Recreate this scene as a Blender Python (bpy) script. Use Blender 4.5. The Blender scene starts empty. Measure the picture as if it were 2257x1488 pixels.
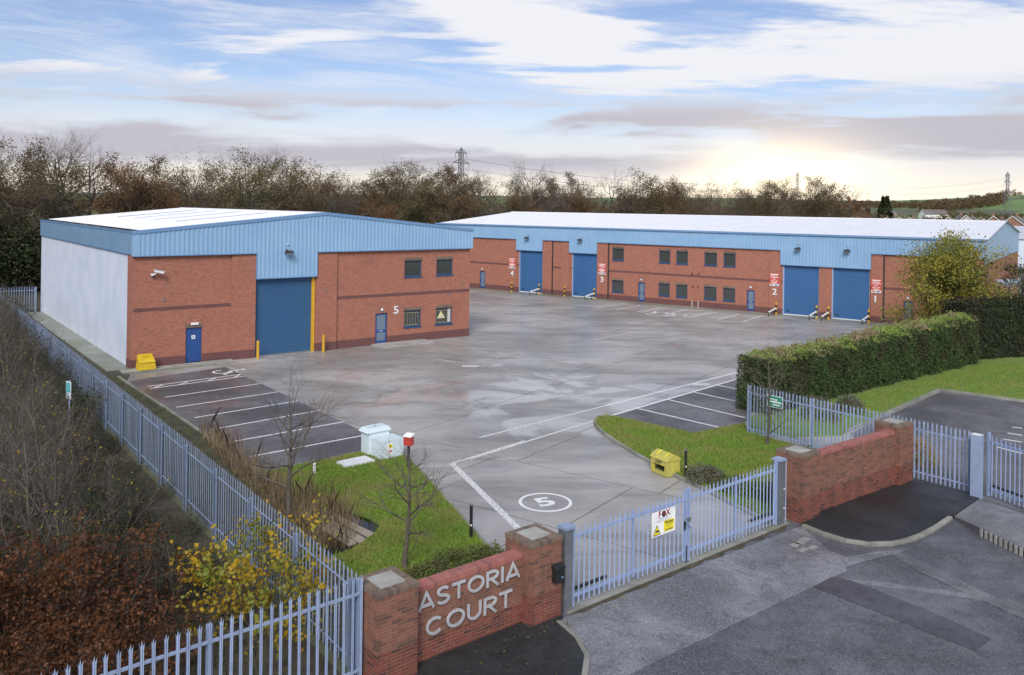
import bpy, math, random
import numpy as np
from mathutils import Vector, Matrix

# ------------------------------------------------------------------ camera, sky, sun, exposure
SC = bpy.context.scene
COL = SC.collection
F_PX, ROLL, HV, CAM_H = 1850.0, 0.014, -290.0, 9.9      # focal length in photo pixels, roll, horizon offset, eye height
cam_d = bpy.data.cameras.new('camera'); cam = bpy.data.objects.new('camera', cam_d); COL.objects.link(cam)
cam.location = (0, 0, CAM_H); cam.rotation_euler = (math.radians(90), -ROLL, 0)
cam_d.sensor_fit = 'HORIZONTAL'; cam_d.sensor_width = 36; cam_d.lens = 36 * F_PX / 2257
cam_d.shift_y = HV / 2257; cam_d.clip_start = 0.5; cam_d.clip_end = 9000
SC.camera = cam

SUN_AZ, SUN_EL = math.radians(186), math.radians(38)      # high thin cloud lights the yard from behind the camera; azimuth clockwise from +Y
W = bpy.data.worlds.new('World'); SC.world = W; W.use_nodes = True
def build_world():
    nt = W.node_tree; N = nt.nodes; L = nt.links; N.clear()
    def nd(t, **k):
        n = N.new(t)
        for a, b in k.items(): setattr(n, a, b)
        return n
    def val(x, sock):
        if isinstance(x, (int, float)): sock.default_value = x
        else: L.new(x, sock)
    def m(op, a, b=0.0, c=None, clamp=False):
        n = nd('ShaderNodeMath', operation=op, use_clamp=clamp); val(a, n.inputs[0]); val(b, n.inputs[1])
        if c is not None: val(c, n.inputs[2])
        return n.outputs[0]
    def ss(x, a, b):
        n = nd('ShaderNodeMapRange', interpolation_type='SMOOTHSTEP'); val(x, n.inputs[0]); n.inputs[1].default_value = a; n.inputs[2].default_value = b
        return n.outputs[0]
    def comb(x, y, z):
        n = nd('ShaderNodeCombineXYZ'); val(x, n.inputs[0]); val(y, n.inputs[1]); val(z, n.inputs[2]); return n.outputs[0]
    def noise(v, s, d=6, r=.55, dist=0.0):
        n = nd('ShaderNodeTexNoise'); L.new(v, n.inputs['Vector']); n.inputs['Scale'].default_value = s; n.inputs['Detail'].default_value = d
        n.inputs['Roughness'].default_value = r; n.inputs['Distortion'].default_value = dist; return n.outputs[0]
    def mixc(f, a, b):
        n = nd('ShaderNodeMix', data_type='RGBA'); val(f, n.inputs[0])
        for s, x in ((n.inputs[6], a), (n.inputs[7], b)):
            if isinstance(x, tuple): s.default_value = (*x, 1)
            else: L.new(x, s)
        return n.outputs[2]
    tc = nd('ShaderNodeTexCoord'); sp = nd('ShaderNodeSeparateXYZ'); L.new(tc.outputs['Generated'], sp.inputs[0])
    x, y, z = sp.outputs
    el = m('MULTIPLY', m('ARCSINE', z), 57.2958); az = m('MULTIPLY', m('ARCTAN2', x, y), 57.2958)
    zz = m('ADD', m('MAXIMUM', z, 0.0), 0.10)
    p = comb(m('DIVIDE', x, zz), m('DIVIDE', y, zz), 0.0)
    sky = nd('ShaderNodeTexSky', sky_type='NISHITA'); sky.sun_disc = False
    sky.sun_elevation = SUN_EL; sky.sun_rotation = SUN_AZ; sky.air_density = 1.0; sky.dust_density = .6; sky.ozone_density = 3.0
    bg1 = nd('ShaderNodeBackground'); bg1.inputs[1].default_value = 0.068
    tint = nd('ShaderNodeMix', data_type='RGBA', blend_type='MULTIPLY'); tint.inputs[0].default_value = 1.0; L.new(sky.outputs[0], tint.inputs[6]); tint.inputs[7].default_value = (1.0, .90, .96, 1)
    L.new(tint.outputs[2], bg1.inputs[0])
    # thin streaks high up, long bright bank, flat grey bank low down, bright strip at the horizon
    map1 = nd('ShaderNodeMapping'); L.new(p, map1.inputs[0]); map1.inputs['Rotation'].default_value = (0, 0, .12); map1.inputs['Scale'].default_value = (.55, 1.5, 1)
    n1 = noise(map1.outputs[0], 1.15, 9, .56, .25)
    band = m('SUBTRACT', el, m('MULTIPLY_ADD', az, -0.075, 12.0))
    gb = m('EXPONENT', m('MULTIPLY', m('MULTIPLY', band, band), -.28))
    gb = m('MULTIPLY', gb, ss(az, -9, 4))
    cov = m('ADD', n1, m('MULTIPLY', gb, .24))
    c1 = m('MULTIPLY', ss(cov, .515, .61), ss(el, 5.0, 8.5))
    wisp = m('MULTIPLY', ss(noise(comb(m('MULTIPLY', az, .055), m('MULTIPLY_ADD', az, .03, m('MULTIPLY', el, .42)), 0.0), 1.3, 8, .62, .6), .40, .72), .62)
    low = ss(el, 8.2, 2.6)
    n3 = noise(comb(m('MULTIPLY', az, .06), m('MULTIPLY', el, .42), 3.7), 1.25, 6, .5, .2)
    grey = m('MULTIPLY', ss(n3, .40, .56), m('MULTIPLY', ss(el, 8.6, 6.0), ss(el, 1.4, 3.0)))
    strip = ss(el, 3.6, .6)
    bg2 = nd('ShaderNodeBackground'); bg2.inputs[1].default_value = 1.0
    daz = m('SUBTRACT', az, 17.5); glow = m('EXPONENT', m('MULTIPLY', m('ADD', m('MULTIPLY', daz, daz), m('MULTIPLY', m('MULTIPLY', m('SUBTRACT', el, 1.9), m('SUBTRACT', el, 1.9)), 5.0)), -.034))
    base = mixc(m('MULTIPLY', low, 1.0), (.455, .46, .485), (.43, .42, .43))
    base = mixc(strip, base, (.58, .53, .45))
    base = mixc(m('MULTIPLY', grey, .9), base, (.275, .265, .30))
    base = mixc(m('MULTIPLY', glow, .85), base, (1.08, .90, .64))
    L.new(base, bg2.inputs[0])
    fac = m('MAXIMUM', m('MAXIMUM', c1, wisp), m('MULTIPLY', low, .93), clamp=True)
    fac = m('MAXIMUM', fac, grey, clamp=True)
    mx = nd('ShaderNodeMixShader'); L.new(fac, mx.inputs[0]); L.new(bg1.outputs[0], mx.inputs[1]); L.new(bg2.outputs[0], mx.inputs[2])
    out = nd('ShaderNodeOutputWorld'); L.new(mx.outputs[0], out.inputs[0])
build_world()
sun_d = bpy.data.lights.new('sun', 'SUN'); sun = bpy.data.objects.new('sun', sun_d); COL.objects.link(sun)
sun_d.energy = 1.5; sun_d.angle = math.radians(24); sun_d.color = (1, .965, .91)
sun.rotation_euler = Vector((-math.sin(SUN_AZ) * math.cos(SUN_EL), -math.cos(SUN_AZ) * math.cos(SUN_EL), -math.sin(SUN_EL))).to_track_quat('-Z', 'Y').to_euler()
vs = SC.view_settings; vs.view_transform = 'Standard'; vs.look = 'None'; vs.exposure = 0.95; vs.gamma = 1.0; vs.use_curve_mapping = False
cy = SC.cycles; cy.use_denoising = True; cy.max_bounces = 4; cy.diffuse_bounces = 2; cy.glossy_bounces = 2; cy.transparent_max_bounces = 6; cy.use_adaptive_sampling = True

# ------------------------------------------------------------------ layout helpers
def ground(px, py, z=0.0):
    """world x, y of a point at height z that the photograph shows at pixel px, py"""
    u, v = px - 1128.5, py - 744.0
    a, b = u * math.cos(ROLL) + v * math.sin(ROLL), -u * math.sin(ROLL) + v * math.cos(ROLL)
    Y = F_PX * (CAM_H - z) / (b - HV)
    return a / F_PX * Y, Y
def frame(o, deg):
    a = math.radians(deg); c, s = math.cos(a), math.sin(a)
    return lambda x, y: (o[0] + x * c - y * s, o[1] + x * s + y * c)
def lin(r, g, b):
    f = lambda v: (v / 255 / 12.92) if v / 255 <= .04045 else ((v / 255 + .055) / 1.055) ** 2.4
    return (f(r), f(g), f(b))

# ------------------------------------------------------------------ materials
MATS = {}
class NT:
    def __init__(s, name):
        s.m = bpy.data.materials.new(name); s.m.use_nodes = True; s.t = s.m.node_tree; s.N = s.t.nodes; s.L = s.t.links
        s.b = s.N['Principled BSDF']
    def nd(s, t, **k):
        n = s.N.new(t)
        for a, b in k.items(): setattr(n, a, b)
        return n
    def set(s, sock, x):
        if isinstance(sock, str): sock = s.b.inputs[sock]
        if isinstance(x, tuple): sock.default_value = (*x, 1) if len(x) == 3 and sock.type == 'RGBA' else x
        elif isinstance(x, (int, float)): sock.default_value = x
        else: s.L.new(x, sock)
    def mix(s, f, a, b, blend='MIX'):
        n = s.nd('ShaderNodeMix', data_type='RGBA', blend_type=blend); s.set(n.inputs[0], f); s.set(n.inputs[6], a); s.set(n.inputs[7], b); return n.outputs[2]
    def math(s, op, a, b=0.0, clamp=False):
        n = s.nd('ShaderNodeMath', operation=op, use_clamp=clamp); s.set(n.inputs[0], a); s.set(n.inputs[1], b); return n.outputs[0]
    def ramp(s, x, a, b, lo=0.0, hi=1.0):
        n = s.nd('ShaderNodeMapRange', interpolation_type='SMOOTHSTEP'); s.set(n.inputs[0], x)
        for i, v in ((1, a), (2, b), (3, lo), (4, hi)): n.inputs[i].default_value = v
        return n.outputs[0]
    def coord(s, kind='world', scale=None, rot=0.0):
        if kind == 'world': o = s.nd('ShaderNodeNewGeometry').outputs['Position']
        elif kind == 'uv': o = s.nd('ShaderNodeTexCoord').outputs['UV']
        else: o = s.nd('ShaderNodeTexCoord').outputs['Object']
        if scale or rot:
            mp = s.nd('ShaderNodeMapping'); s.L.new(o, mp.inputs[0]); mp.inputs['Rotation'].default_value = (0, 0, rot)
            if scale: mp.inputs['Scale'].default_value = scale
            o = mp.outputs[0]
        return o
    def noise(s, v, sc, d=4, r=.55, dist=0.0):
        n = s.nd('ShaderNodeTexNoise'); s.L.new(v, n.inputs['Vector']); n.inputs['Scale'].default_value = sc; n.inputs['Detail'].default_value = d
        n.inputs['Roughness'].default_value = r; n.inputs['Distortion'].default_value = dist; return n.outputs[0]
    def bump(s, h, st=.3, d=.02):
        n = s.nd('ShaderNodeBump'); n.inputs['Strength'].default_value = st; n.inputs['Distance'].default_value = d; s.L.new(h, n.inputs['Height']); s.L.new(n.outputs[0], s.b.inputs['Normal'])
    def rnd(s):
        a = s.nd('ShaderNodeObjectInfo').outputs['Random']; b = s.nd('ShaderNodeNewGeometry').outputs['Random Per Island']
        return s.math('FRACT', s.math('ADD', a, b))
def simple(name, c1, c2=None, scale=3.0, rough=.6, metal=0.0, bump=0.0, kind='object', contrast=(.3, .7), stretch=None):
    t = NT(name); v = t.coord(kind, stretch); n = t.noise(v, scale, 6)
    t.set('Base Color', t.mix(t.ramp(n, *contrast), c1, c2 or tuple(min(1, x * 1.25) for x in c1)))
    t.set('Roughness', rough); t.set('Metallic', metal)
    if bump: t.bump(t.noise(v, scale * 6, 3), bump)
    MATS[name] = t.m; return t.m

def mk_concrete(name, light, dark, wet=True, scale=1.0, tint=None):
    t = NT(name); v = t.coord('world'); st = t.coord('world', (.35, 1.0, 1), math.radians(-35 + 90))
    big = t.noise(v, .075 * scale, 6, .62, .6); mid = t.noise(st, .5 * scale, 7, .65, .3); fine = t.noise(v, 18, 3, .7)
    c = t.mix(t.ramp(big, .35, .68), light, dark); c = t.mix(t.ramp(mid, .42, .72, 0, .62), c, tuple(x * .55 for x in dark)); c = t.mix(t.ramp(t.noise(t.coord('world', (.25, 1.3, 1), math.radians(-128)), .8, 7, .7, .5), .52, .72, 0, .5), c, tuple(x * .5 for x in dark))
    c = t.mix(t.ramp(t.noise(v, .8, 5, .7), .56, .76, 0, .14), c, tuple(min(1, x * 1.5) for x in light))
    c = t.mix(t.ramp(fine, .3, .8, 0, .22), c, tuple(x * .4 for x in dark))
    if wet: c = t.mix(t.ramp(t.noise(v, .55, 6, .7, .6), .60, .72, 0, .5), c, (.105, .088, .072)); c = t.mix(t.ramp(t.noise(v, 2.4, 4, .6), .68, .74, 0, .45), c, (.09, .08, .07))
    if tint: c = t.mix(t.ramp(t.noise(v, .35, 4), .45, .65, 0, .6), c, tint)
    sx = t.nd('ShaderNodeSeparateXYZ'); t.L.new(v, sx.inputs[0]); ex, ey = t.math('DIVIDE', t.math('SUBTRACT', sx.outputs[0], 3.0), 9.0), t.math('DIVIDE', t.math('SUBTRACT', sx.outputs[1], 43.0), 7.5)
    low = t.ramp(t.math('ADD', t.math('MULTIPLY', ex, ex), t.math('MULTIPLY', ey, ey)), 1.3, .1)     # the yard drains to a low spot; the painted sheen sits there too
    pn = t.math('ADD', t.noise(v, .22 * scale, 5, .55, 1.2), t.math('MULTIPLY', low, .17)); pud_sheen = t.ramp(pn, .54, .74); rim = t.math('SUBTRACT', t.ramp(pn, .54, .62), t.ramp(pn, .62, .70))
    if wet:
        c = t.mix(t.math('MULTIPLY', pud_sheen, .30), c, tuple(min(1, x * 1.35) for x in light)); c = t.mix(t.math('MULTIPLY', rim, .28), c, tuple(x * .45 for x in dark))      # pale silt and sky sheen painted into the colour, with a damp rim
        r = t.ramp(t.noise(v, .22 * scale, 5, .6, .4), .34, .66, .34, .62)
        r = t.math('SUBTRACT', r, t.math('MULTIPLY', pud_sheen, .42), True); r = t.math('MAXIMUM', r, .16)
        t.set('Roughness', r)
    else: t.set('Roughness', .8)
    t.set('Base Color', c); t.bump(t.noise(v, 30, 4, .7), .12, .01)
    MATS[name] = t.m; return t.m
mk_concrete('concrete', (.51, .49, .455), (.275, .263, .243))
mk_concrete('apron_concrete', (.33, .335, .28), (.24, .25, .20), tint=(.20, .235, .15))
mk_concrete('joint', (.12, .115, .11), (.07, .07, .065), wet=False)
mk_concrete('kerb', (.38, .37, .34), (.22, .22, .19), wet=False, scale=4, tint=(.20, .22, .14))
mk_concrete('stone_cap', (.50, .49, .45), (.34, .34, .30), wet=False, scale=6)
def mk_tarmac(name, c, chip, speck=.45, rough=(.30, .66), scale=1.0, chips=42):
    t = NT(name); v = t.coord('world'); vo = t.nd('ShaderNodeTexVoronoi'); t.L.new(v, vo.inputs['Vector']); vo.inputs['Scale'].default_value = chips
    cr = t.nd('ShaderNodeSeparateColor'); t.L.new(vo.outputs['Color'], cr.inputs[0])
    big = t.noise(v, .35 * scale, 6, .65, .4); mid = t.noise(v, 2.3, 6, .7)
    k = t.mix(t.ramp(big, .36, .64), tuple(x * .75 for x in c), tuple(x * 1.75 for x in c)); k = t.mix(t.ramp(mid, .46, .70, 0, .65), k, tuple(x * .5 for x in c))
    k = t.mix(t.ramp(t.noise(v, 11, 5, .75), .50, .68, 0, .6), k, tuple(x * .45 for x in c)); k = t.mix(t.ramp(t.noise(v, 7, 5, .8), .54, .72, 0, .5), k, chip)
    k = t.mix(t.math('MULTIPLY', t.ramp(cr.outputs[0], .55, 1.0), speck), k, chip)
    k = t.mix(t.math('MULTIPLY', t.ramp(cr.outputs[1], .6, 1.0), .5), k, tuple(x * .35 for x in c))
    t.set('Base Color', k); t.set('Roughness', t.ramp(t.noise(v, .4, 5), .35, .65, *rough)); t.bump(vo.outputs['Distance'], .35, .01)
    MATS[name] = t.m; return t.m
mk_tarmac('road_tarmac', (.088, .089, .097), (.27, .27, .29))
mk_tarmac('strip_tarmac', (.140, .138, .142), (.30, .30, .31), .35)
mk_tarmac('apron_tarmac', (.160, .161, .172), (.40, .40, .43), .5)
mk_tarmac('patch_tarmac', (.060, .058, .066), (.12, .12, .135), .25, chips=70)
mk_tarmac('worn_tarmac', (.16, .155, .155), (.34, .34, .36), .3)
mk_tarmac('pavement_tarmac', (.020, .021, .022), (.075, .08, .08), .22, (.4, .7), chips=70)
mk_tarmac('bay_tarmac', (.118, .113, .114), (.22, .22, .225), .22, (.3, .65), .6, chips=60)
mk_tarmac('path_tarmac', (.16, .16, .19), (.3, .3, .34), .25, chips=60)

def mk_paint(name, c, under, wear=(.30, .42)):
    t = NT(name); v = t.coord('world'); n = t.noise(v, 9, 6, .75)
    t.set('Base Color', t.mix(t.ramp(n, *wear), under, c)); t.set('Roughness', .55); MATS[name] = t.m
mk_paint('white_paint', (.80, .80, .80), (.25, .25, .25), (.22, .36))
mk_paint('worn_paint', (.78, .78, .77), (.46, .44, .41), (.40, .58))

def mk_wallbrick(name, a, b, mortar, dirt=(.10, .06, .05)):
    t = NT(name); uv = t.coord('uv'); br = t.nd('ShaderNodeTexBrick'); t.L.new(uv, br.inputs['Vector'])
    br.inputs['Scale'].default_value = 1.0; br.inputs['Brick Width'].default_value = .225; br.inputs['Row Height'].default_value = .075
    br.inputs['Mortar Size'].default_value = .009; br.inputs['Mortar Smooth'].default_value = .3; br.inputs['Bias'].default_value = 0.0
    br.inputs['Color1'].default_value = (*a, 1); br.inputs['Color2'].default_value = (*b, 1); br.inputs['Mortar'].default_value = (*mortar, 1)
    c = br.outputs['Color']; c = t.mix(t.ramp(t.noise(uv, .55, 6, .65), .50, .78, 0, .26), c, dirt)
    c = t.mix(t.ramp(t.noise(t.coord('uv', (1.6, .18, 1)), 1.0, 6, .7), .56, .80, 0, .45), c, dirt)
    c = t.mix(t.ramp(t.noise(t.coord('uv', (3.5, 11, 1)), 1.0, 2), .35, .7, 0, .35), c, tuple(min(1, x * 1.6) for x in a))
    t.set('Base Color', c); t.set('Roughness', .85); t.bump(br.outputs['Fac'], -.35, .008); MATS[name] = t.m
mk_wallbrick('wall_brick', (.375, .118, .066), (.235, .070, .043), (.36, .27, .22))
mk_wallbrick('plinth_brick', (.150, .056, .050), (.110, .042, .042), (.17, .11, .10), (.07, .045, .04))
def mk_brick(name, a, b, dark):
    t = NT(name); r = t.rnd(); v = t.coord('world'); c = t.mix(r, a, b); c = t.mix(t.ramp(r, .82, .95, 0, .8), c, dark)
    c = t.mix(t.ramp(t.noise(v, 2.0, 5, .7), .46, .70, 0, .7), c, dark); c = t.mix(t.ramp(t.noise(t.coord('world', (3.0, 3.0, .35)), 2.2, 5, .7), .52, .72, 0, .5), c, tuple(x * .6 for x in dark)); c = t.mix(t.ramp(t.noise(t.coord('world', (2.0, 2.0, .6)), 3.1, 5, .75), .64, .76, 0, .35), c, (.42, .36, .32)); c = t.mix(t.ramp(t.noise(v, 40, 4, .7), .3, .8, 0, .35), c, tuple(x * .5 for x in dark))
    t.set('Base Color', c); t.set('Roughness', .8); t.bump(t.noise(v, 60, 3), .3, .006); MATS[name] = t.m
mk_brick('brick_brown', (.300, .125, .078), (.205, .084, .054), (.115, .068, .050))
mk_brick('brick_red', (.265, .076, .048), (.175, .048, .033), (.085, .036, .030))
mk_brick('brick_coping', (.45, .165, .135), (.37, .13, .11), (.24, .11, .10))
mk_brick('brick_weathered', (.245, .180, .130), (.195, .140, .100), (.11, .085, .065))
simple('mortar', (.27, .205, .165), (.20, .15, .12), 4, .9)

def mk_sheet(name, a, b, rough=.38):
    t = NT(name); v = t.coord('object'); c = t.mix(t.ramp(t.noise(v, .5, 5), .3, .7), a, b)
    c = t.mix(t.ramp(t.noise(t.coord('object', (2.0, 2.0, .12)), 1.2, 5, .7), .55, .8, 0, .35), c, tuple(x * .62 for x in a))
    t.set('Base Color', c); t.set('Roughness', rough); MATS[name] = t.m
mk_sheet('blue_sheet', (.245, .42, .615), (.28, .455, .65))
mk_sheet('blue_trim', (.150, .280, .480), (.175, .315, .52))
mk_sheet('white_sheet', (.76, .825, .93), (.66, .73, .86), .5)
mk_sheet('roof_sheet', (.86, .86, .88), (.80, .81, .83), .30)
mk_sheet('shutter_teal', (.036, .112, .215), (.032, .100, .235), .45)
mk_sheet('shutter_blue', (.040, .130, .300), (.048, .145, .32), .4)
simple('door_blue', (.020, .072, .245), (.026, .085, .27), 4, .45)
simple('frame_blue', (.035, .075, .165), (.045, .09, .19), 5, .45)
simple('dark_metal', (.03, .03, .034), (.05, .05, .055), 6, .5)
simple('black_plastic', (.012, .013, .014), (.022, .023, .024), 6, .45)
simple('grey_metal', (.20, .215, .235), (.27, .285, .30), 5, .45, .5)
simple('galvanised', (.36, .41, .53), (.46, .52, .66), 9, .42, .25)
simple('galvanised_dull', (.29, .325, .42), (.40, .44, .55), 7, .5, .25)
simple('gate_paint', (.315, .395, .590), (.38, .46, .66), 7, .42, .1)
simple('steel_letters', (.82, .83, .86), (.62, .63, .66), 5, .32, .45)
simple('white_plastic', (.80, .80, .80), (.72, .73, .74), 4, .45)
simple('cabinet_paint', (.70, .79, .82), (.63, .73, .76), 3, .4)
simple('yellow_plastic', (.72, .50, .020), (.62, .41, .018), 3, .45)
simple('faded_yellow', (.58, .52, .10), (.42, .38, .09), 4, .6, stretch=(3, 3, .5))
simple('yellow_paint', (.70, .40, .025), (.62, .34, .02), 4, .5)
simple('red_plastic', (.60, .060, .045), (.50, .05, .04), 4, .45)
simple('sign_red', (.62, .095, .055), (.57, .085, .05), 4, .5)
simple('sign_white', (.82, .82, .82), None, 4, .5)
simple('sign_green', (.03, .30, .20), (.04, .33, .23), 4, .5)
simple('sign_cyan', (.10, .42, .46), (.14, .46, .50), 4, .5)
simple('sign_yellow', (.80, .68, .03), None, 4, .5)
simple('print_black', (.02, .02, .02), None, 4, .6)
simple('print_grey', (.42, .43, .47), None, 4, .6)
simple('print_maroon', (.25, .025, .03), None, 4, .6)
simple('print_blue', (.03, .10, .30), None, 4, .6)
simple('old_timber', (.36, .315, .245), (.25, .215, .165), 5, .85, 0, .2, stretch=(1, 8, 8))
simple('bark', (.085, .072, .055), (.135, .118, .095), 6, .9, 0, .3)
simple('bark_grey', (.085, .078, .066), (.135, .125, .108), 6, .9, 0, .3)
simple('twig', (.098, .080, .064), (.165, .140, .114), 3, .9)
simple('twig_far', (.120, .096, .078), (.175, .142, .115), .7, .95)
simple('soil', (.050, .042, .028), (.095, .078, .050), 2.2, .95, 0, .5, 'world')
simple('ditch_mud', (.045, .040, .026), (.085, .080, .045), 1.6, .75, 0, .5, 'world')
simple('dark_green_core', (.012, .022, .010), (.020, .032, .014), 3, .95)
simple('curtain', (.48, .48, .46), None, 8, .9); simple('bar_cream', (.45, .41, .26), None, 8, .6); simple('sign_pale_yellow', (.66, .62, .26), None, 4, .6)
simple('roof_tile', (.130, .115, .105), (.175, .155, .14), 1.0, .85)
simple('render_white', (.72, .71, .68), None, 1.0, .8)
simple('house_brick', (.30, .15, .10), (.36, .19, .13), 1.0, .85)
simple('roof_grey', (.50, .53, .57), (.60, .62, .66), .3, .5)
simple('pylon_steel', (.17, .18, .19), (.22, .23, .24), 1, .6, .4)
def mk_glass(name, c, rough=.06):
    t = NT(name); t.set('Base Color', c); t.set('Roughness', rough); t.set('IOR', 1.52); t.set('Specular IOR Level', .7); MATS[name] = t.m
mk_glass('window_glass', (.060, .068, .064)); mk_glass('door_glass', (.16, .22, .28), .15); mk_glass('lamp_glass', (.55, .57, .60), .1)
def mk_water():
    t = NT('pond_water'); t.set('Base Color', (.012, .012, .010)); t.set('Roughness', .08); t.bump(t.noise(t.coord('world'), 5, 3), .05); MATS['pond_water'] = t.m
mk_water()
def mk_leaf(name, cols, rough=.6, trans=.25, kind='world', sc=1.1):
    t = NT(name); r = t.nd('ShaderNodeNewGeometry').outputs['Random Per Island']
    c = t.mix(r, cols[0], cols[1])
    if len(cols) > 2: c = t.mix(t.ramp(t.noise(t.coord(kind), sc, 4), .40, .66), c, cols[2])
    t.set('Base Color', c); t.set('Roughness', rough); t.set('Specular IOR Level', .25)
    if trans:
        tr = t.nd('ShaderNodeBsdfTranslucent'); t.L.new(c, tr.inputs[0]); mx = t.nd('ShaderNodeMixShader'); mx.inputs[0].default_value = trans
        out = [n for n in t.N if n.type == 'OUTPUT_MATERIAL'][0]; t.L.new(t.b.outputs[0], mx.inputs[1]); t.L.new(tr.outputs[0], mx.inputs[2]); t.L.new(mx.outputs[0], out.inputs[0])
    MATS[name] = t.m
mk_leaf('grass_blades', ((.180, .295, .038), (.285, .400, .068), (.330, .325, .095)), .6, .3, sc=.7)
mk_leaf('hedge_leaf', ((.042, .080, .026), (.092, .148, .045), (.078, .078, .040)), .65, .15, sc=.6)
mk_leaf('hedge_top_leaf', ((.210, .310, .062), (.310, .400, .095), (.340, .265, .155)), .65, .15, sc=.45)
mk_leaf('beech_leaf', ((.110, .040, .015), (.205, .085, .034), (.060, .026, .013)), .5, .25, sc=1.6)
mk_leaf('yellow_leaf', ((.60, .40, .025), (.50, .30, .020), (.22, .25, .04)), .5, .35, sc=.9)
mk_leaf('autumn_leaf', ((.310, .285, .045), (.420, .350, .055), (.180, .205, .050)), .55, .3, sc=.45)
mk_leaf('oak_leaf', ((.140, .088, .044), (.210, .135, .065), (.112, .094, .050)), .7, .25, sc=.12)
mk_leaf('russet_leaf', ((.185, .096, .045), (.260, .142, .064), (.135, .092, .050)), .7, .25, sc=.12)
mk_leaf('olive_leaf', ((.130, .118, .056), (.190, .165, .075), (.145, .105, .058)), .7, .2, sc=.12)
mk_leaf('ivy_leaf', ((.030, .048, .018), (.050, .068, .025), (.048, .042, .022)), .6, .1, sc=.2)
mk_leaf('shrub_leaf', ((.085, .130, .030), (.150, .190, .050), (.130, .120, .050)), .6, .2, sc=2.0)
mk_leaf('sage_leaf', ((.13, .155, .11), (.19, .21, .15), (.16, .12, .09)), .6, .2, sc=2.0)
mk_leaf('orange_leaf', ((.42, .22, .05), (.50, .30, .06), (.30, .27, .06)), .6, .25, sc=2.0)
mk_leaf('reed_straw', ((.260, .185, .100), (.400, .310, .190), (.130, .092, .055)), .75, .2, sc=1.5)
def mk_grass():
    t = NT('grass'); v = t.coord('world'); c = t.mix(t.ramp(t.noise(v, .6, 6, .7), .3, .7), (.135, .230, .034), (.220, .315, .058))
    c = t.mix(t.ramp(t.noise(v, 2.6, 6, .75), .55, .75, 0, .7), c, (.185, .165, .060)); c = t.mix(t.ramp(t.noise(v, .9, 5, .7), .56, .70, 0, .55), c, (.150, .130, .070)); c = t.mix(t.ramp(t.noise(v, 30, 4, .8), .35, .8, 0, .5), c, (.030, .055, .012))
    t.set('Base Color', c); t.set('Roughness', .9); t.bump(t.noise(v, 45, 3, .8), .7, .03); MATS['grass'] = t.m
mk_grass()
def mk_galv(name, a, b, metal):
    t = NT(name); v = t.coord('world'); c = t.mix(t.rnd(), a, b); c = t.mix(t.ramp(t.noise(v, 5, 6, .7), .45, .75, 0, .5), c, tuple(x * .68 for x in a)); c = t.mix(t.ramp(t.noise(v, 22, 4, .7), .66, .80, 0, .5), c, (.26, .20, .15))
    t.set('Base Color', c); t.set('Roughness', .45); t.set('Metallic', metal); MATS[name] = t.m
mk_galv('galvanised', (.29, .365, .52), (.385, .47, .65), .2); mk_galv('galvanised_dull', (.225, .285, .40), (.32, .39, .53), .2); mk_galv('gate_paint', (.29, .38, .585), (.34, .43, .64), .1)
def mk_fields():
    t = NT('fields'); v = t.coord('world'); vo = t.nd('ShaderNodeTexVoronoi'); t.L.new(v, vo.inputs['Vector']); vo.inputs['Scale'].default_value = .0052
    s = t.nd('ShaderNodeSeparateColor'); t.L.new(vo.outputs['Color'], s.inputs[0])
    c = t.mix(t.ramp(s.outputs[0], .25, .35), (.135, .215, .060), (.115, .125, .065)); c = t.mix(t.ramp(s.outputs[1], .45, .55), c, (.165, .250, .070))
    c = t.mix(t.ramp(t.noise(v, .02, 5), .5, .7, 0, .45), c, (.085, .075, .045)); t.set('Base Color', c); t.set('Roughness', .95); MATS['fields'] = t.m
mk_fields()

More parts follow.
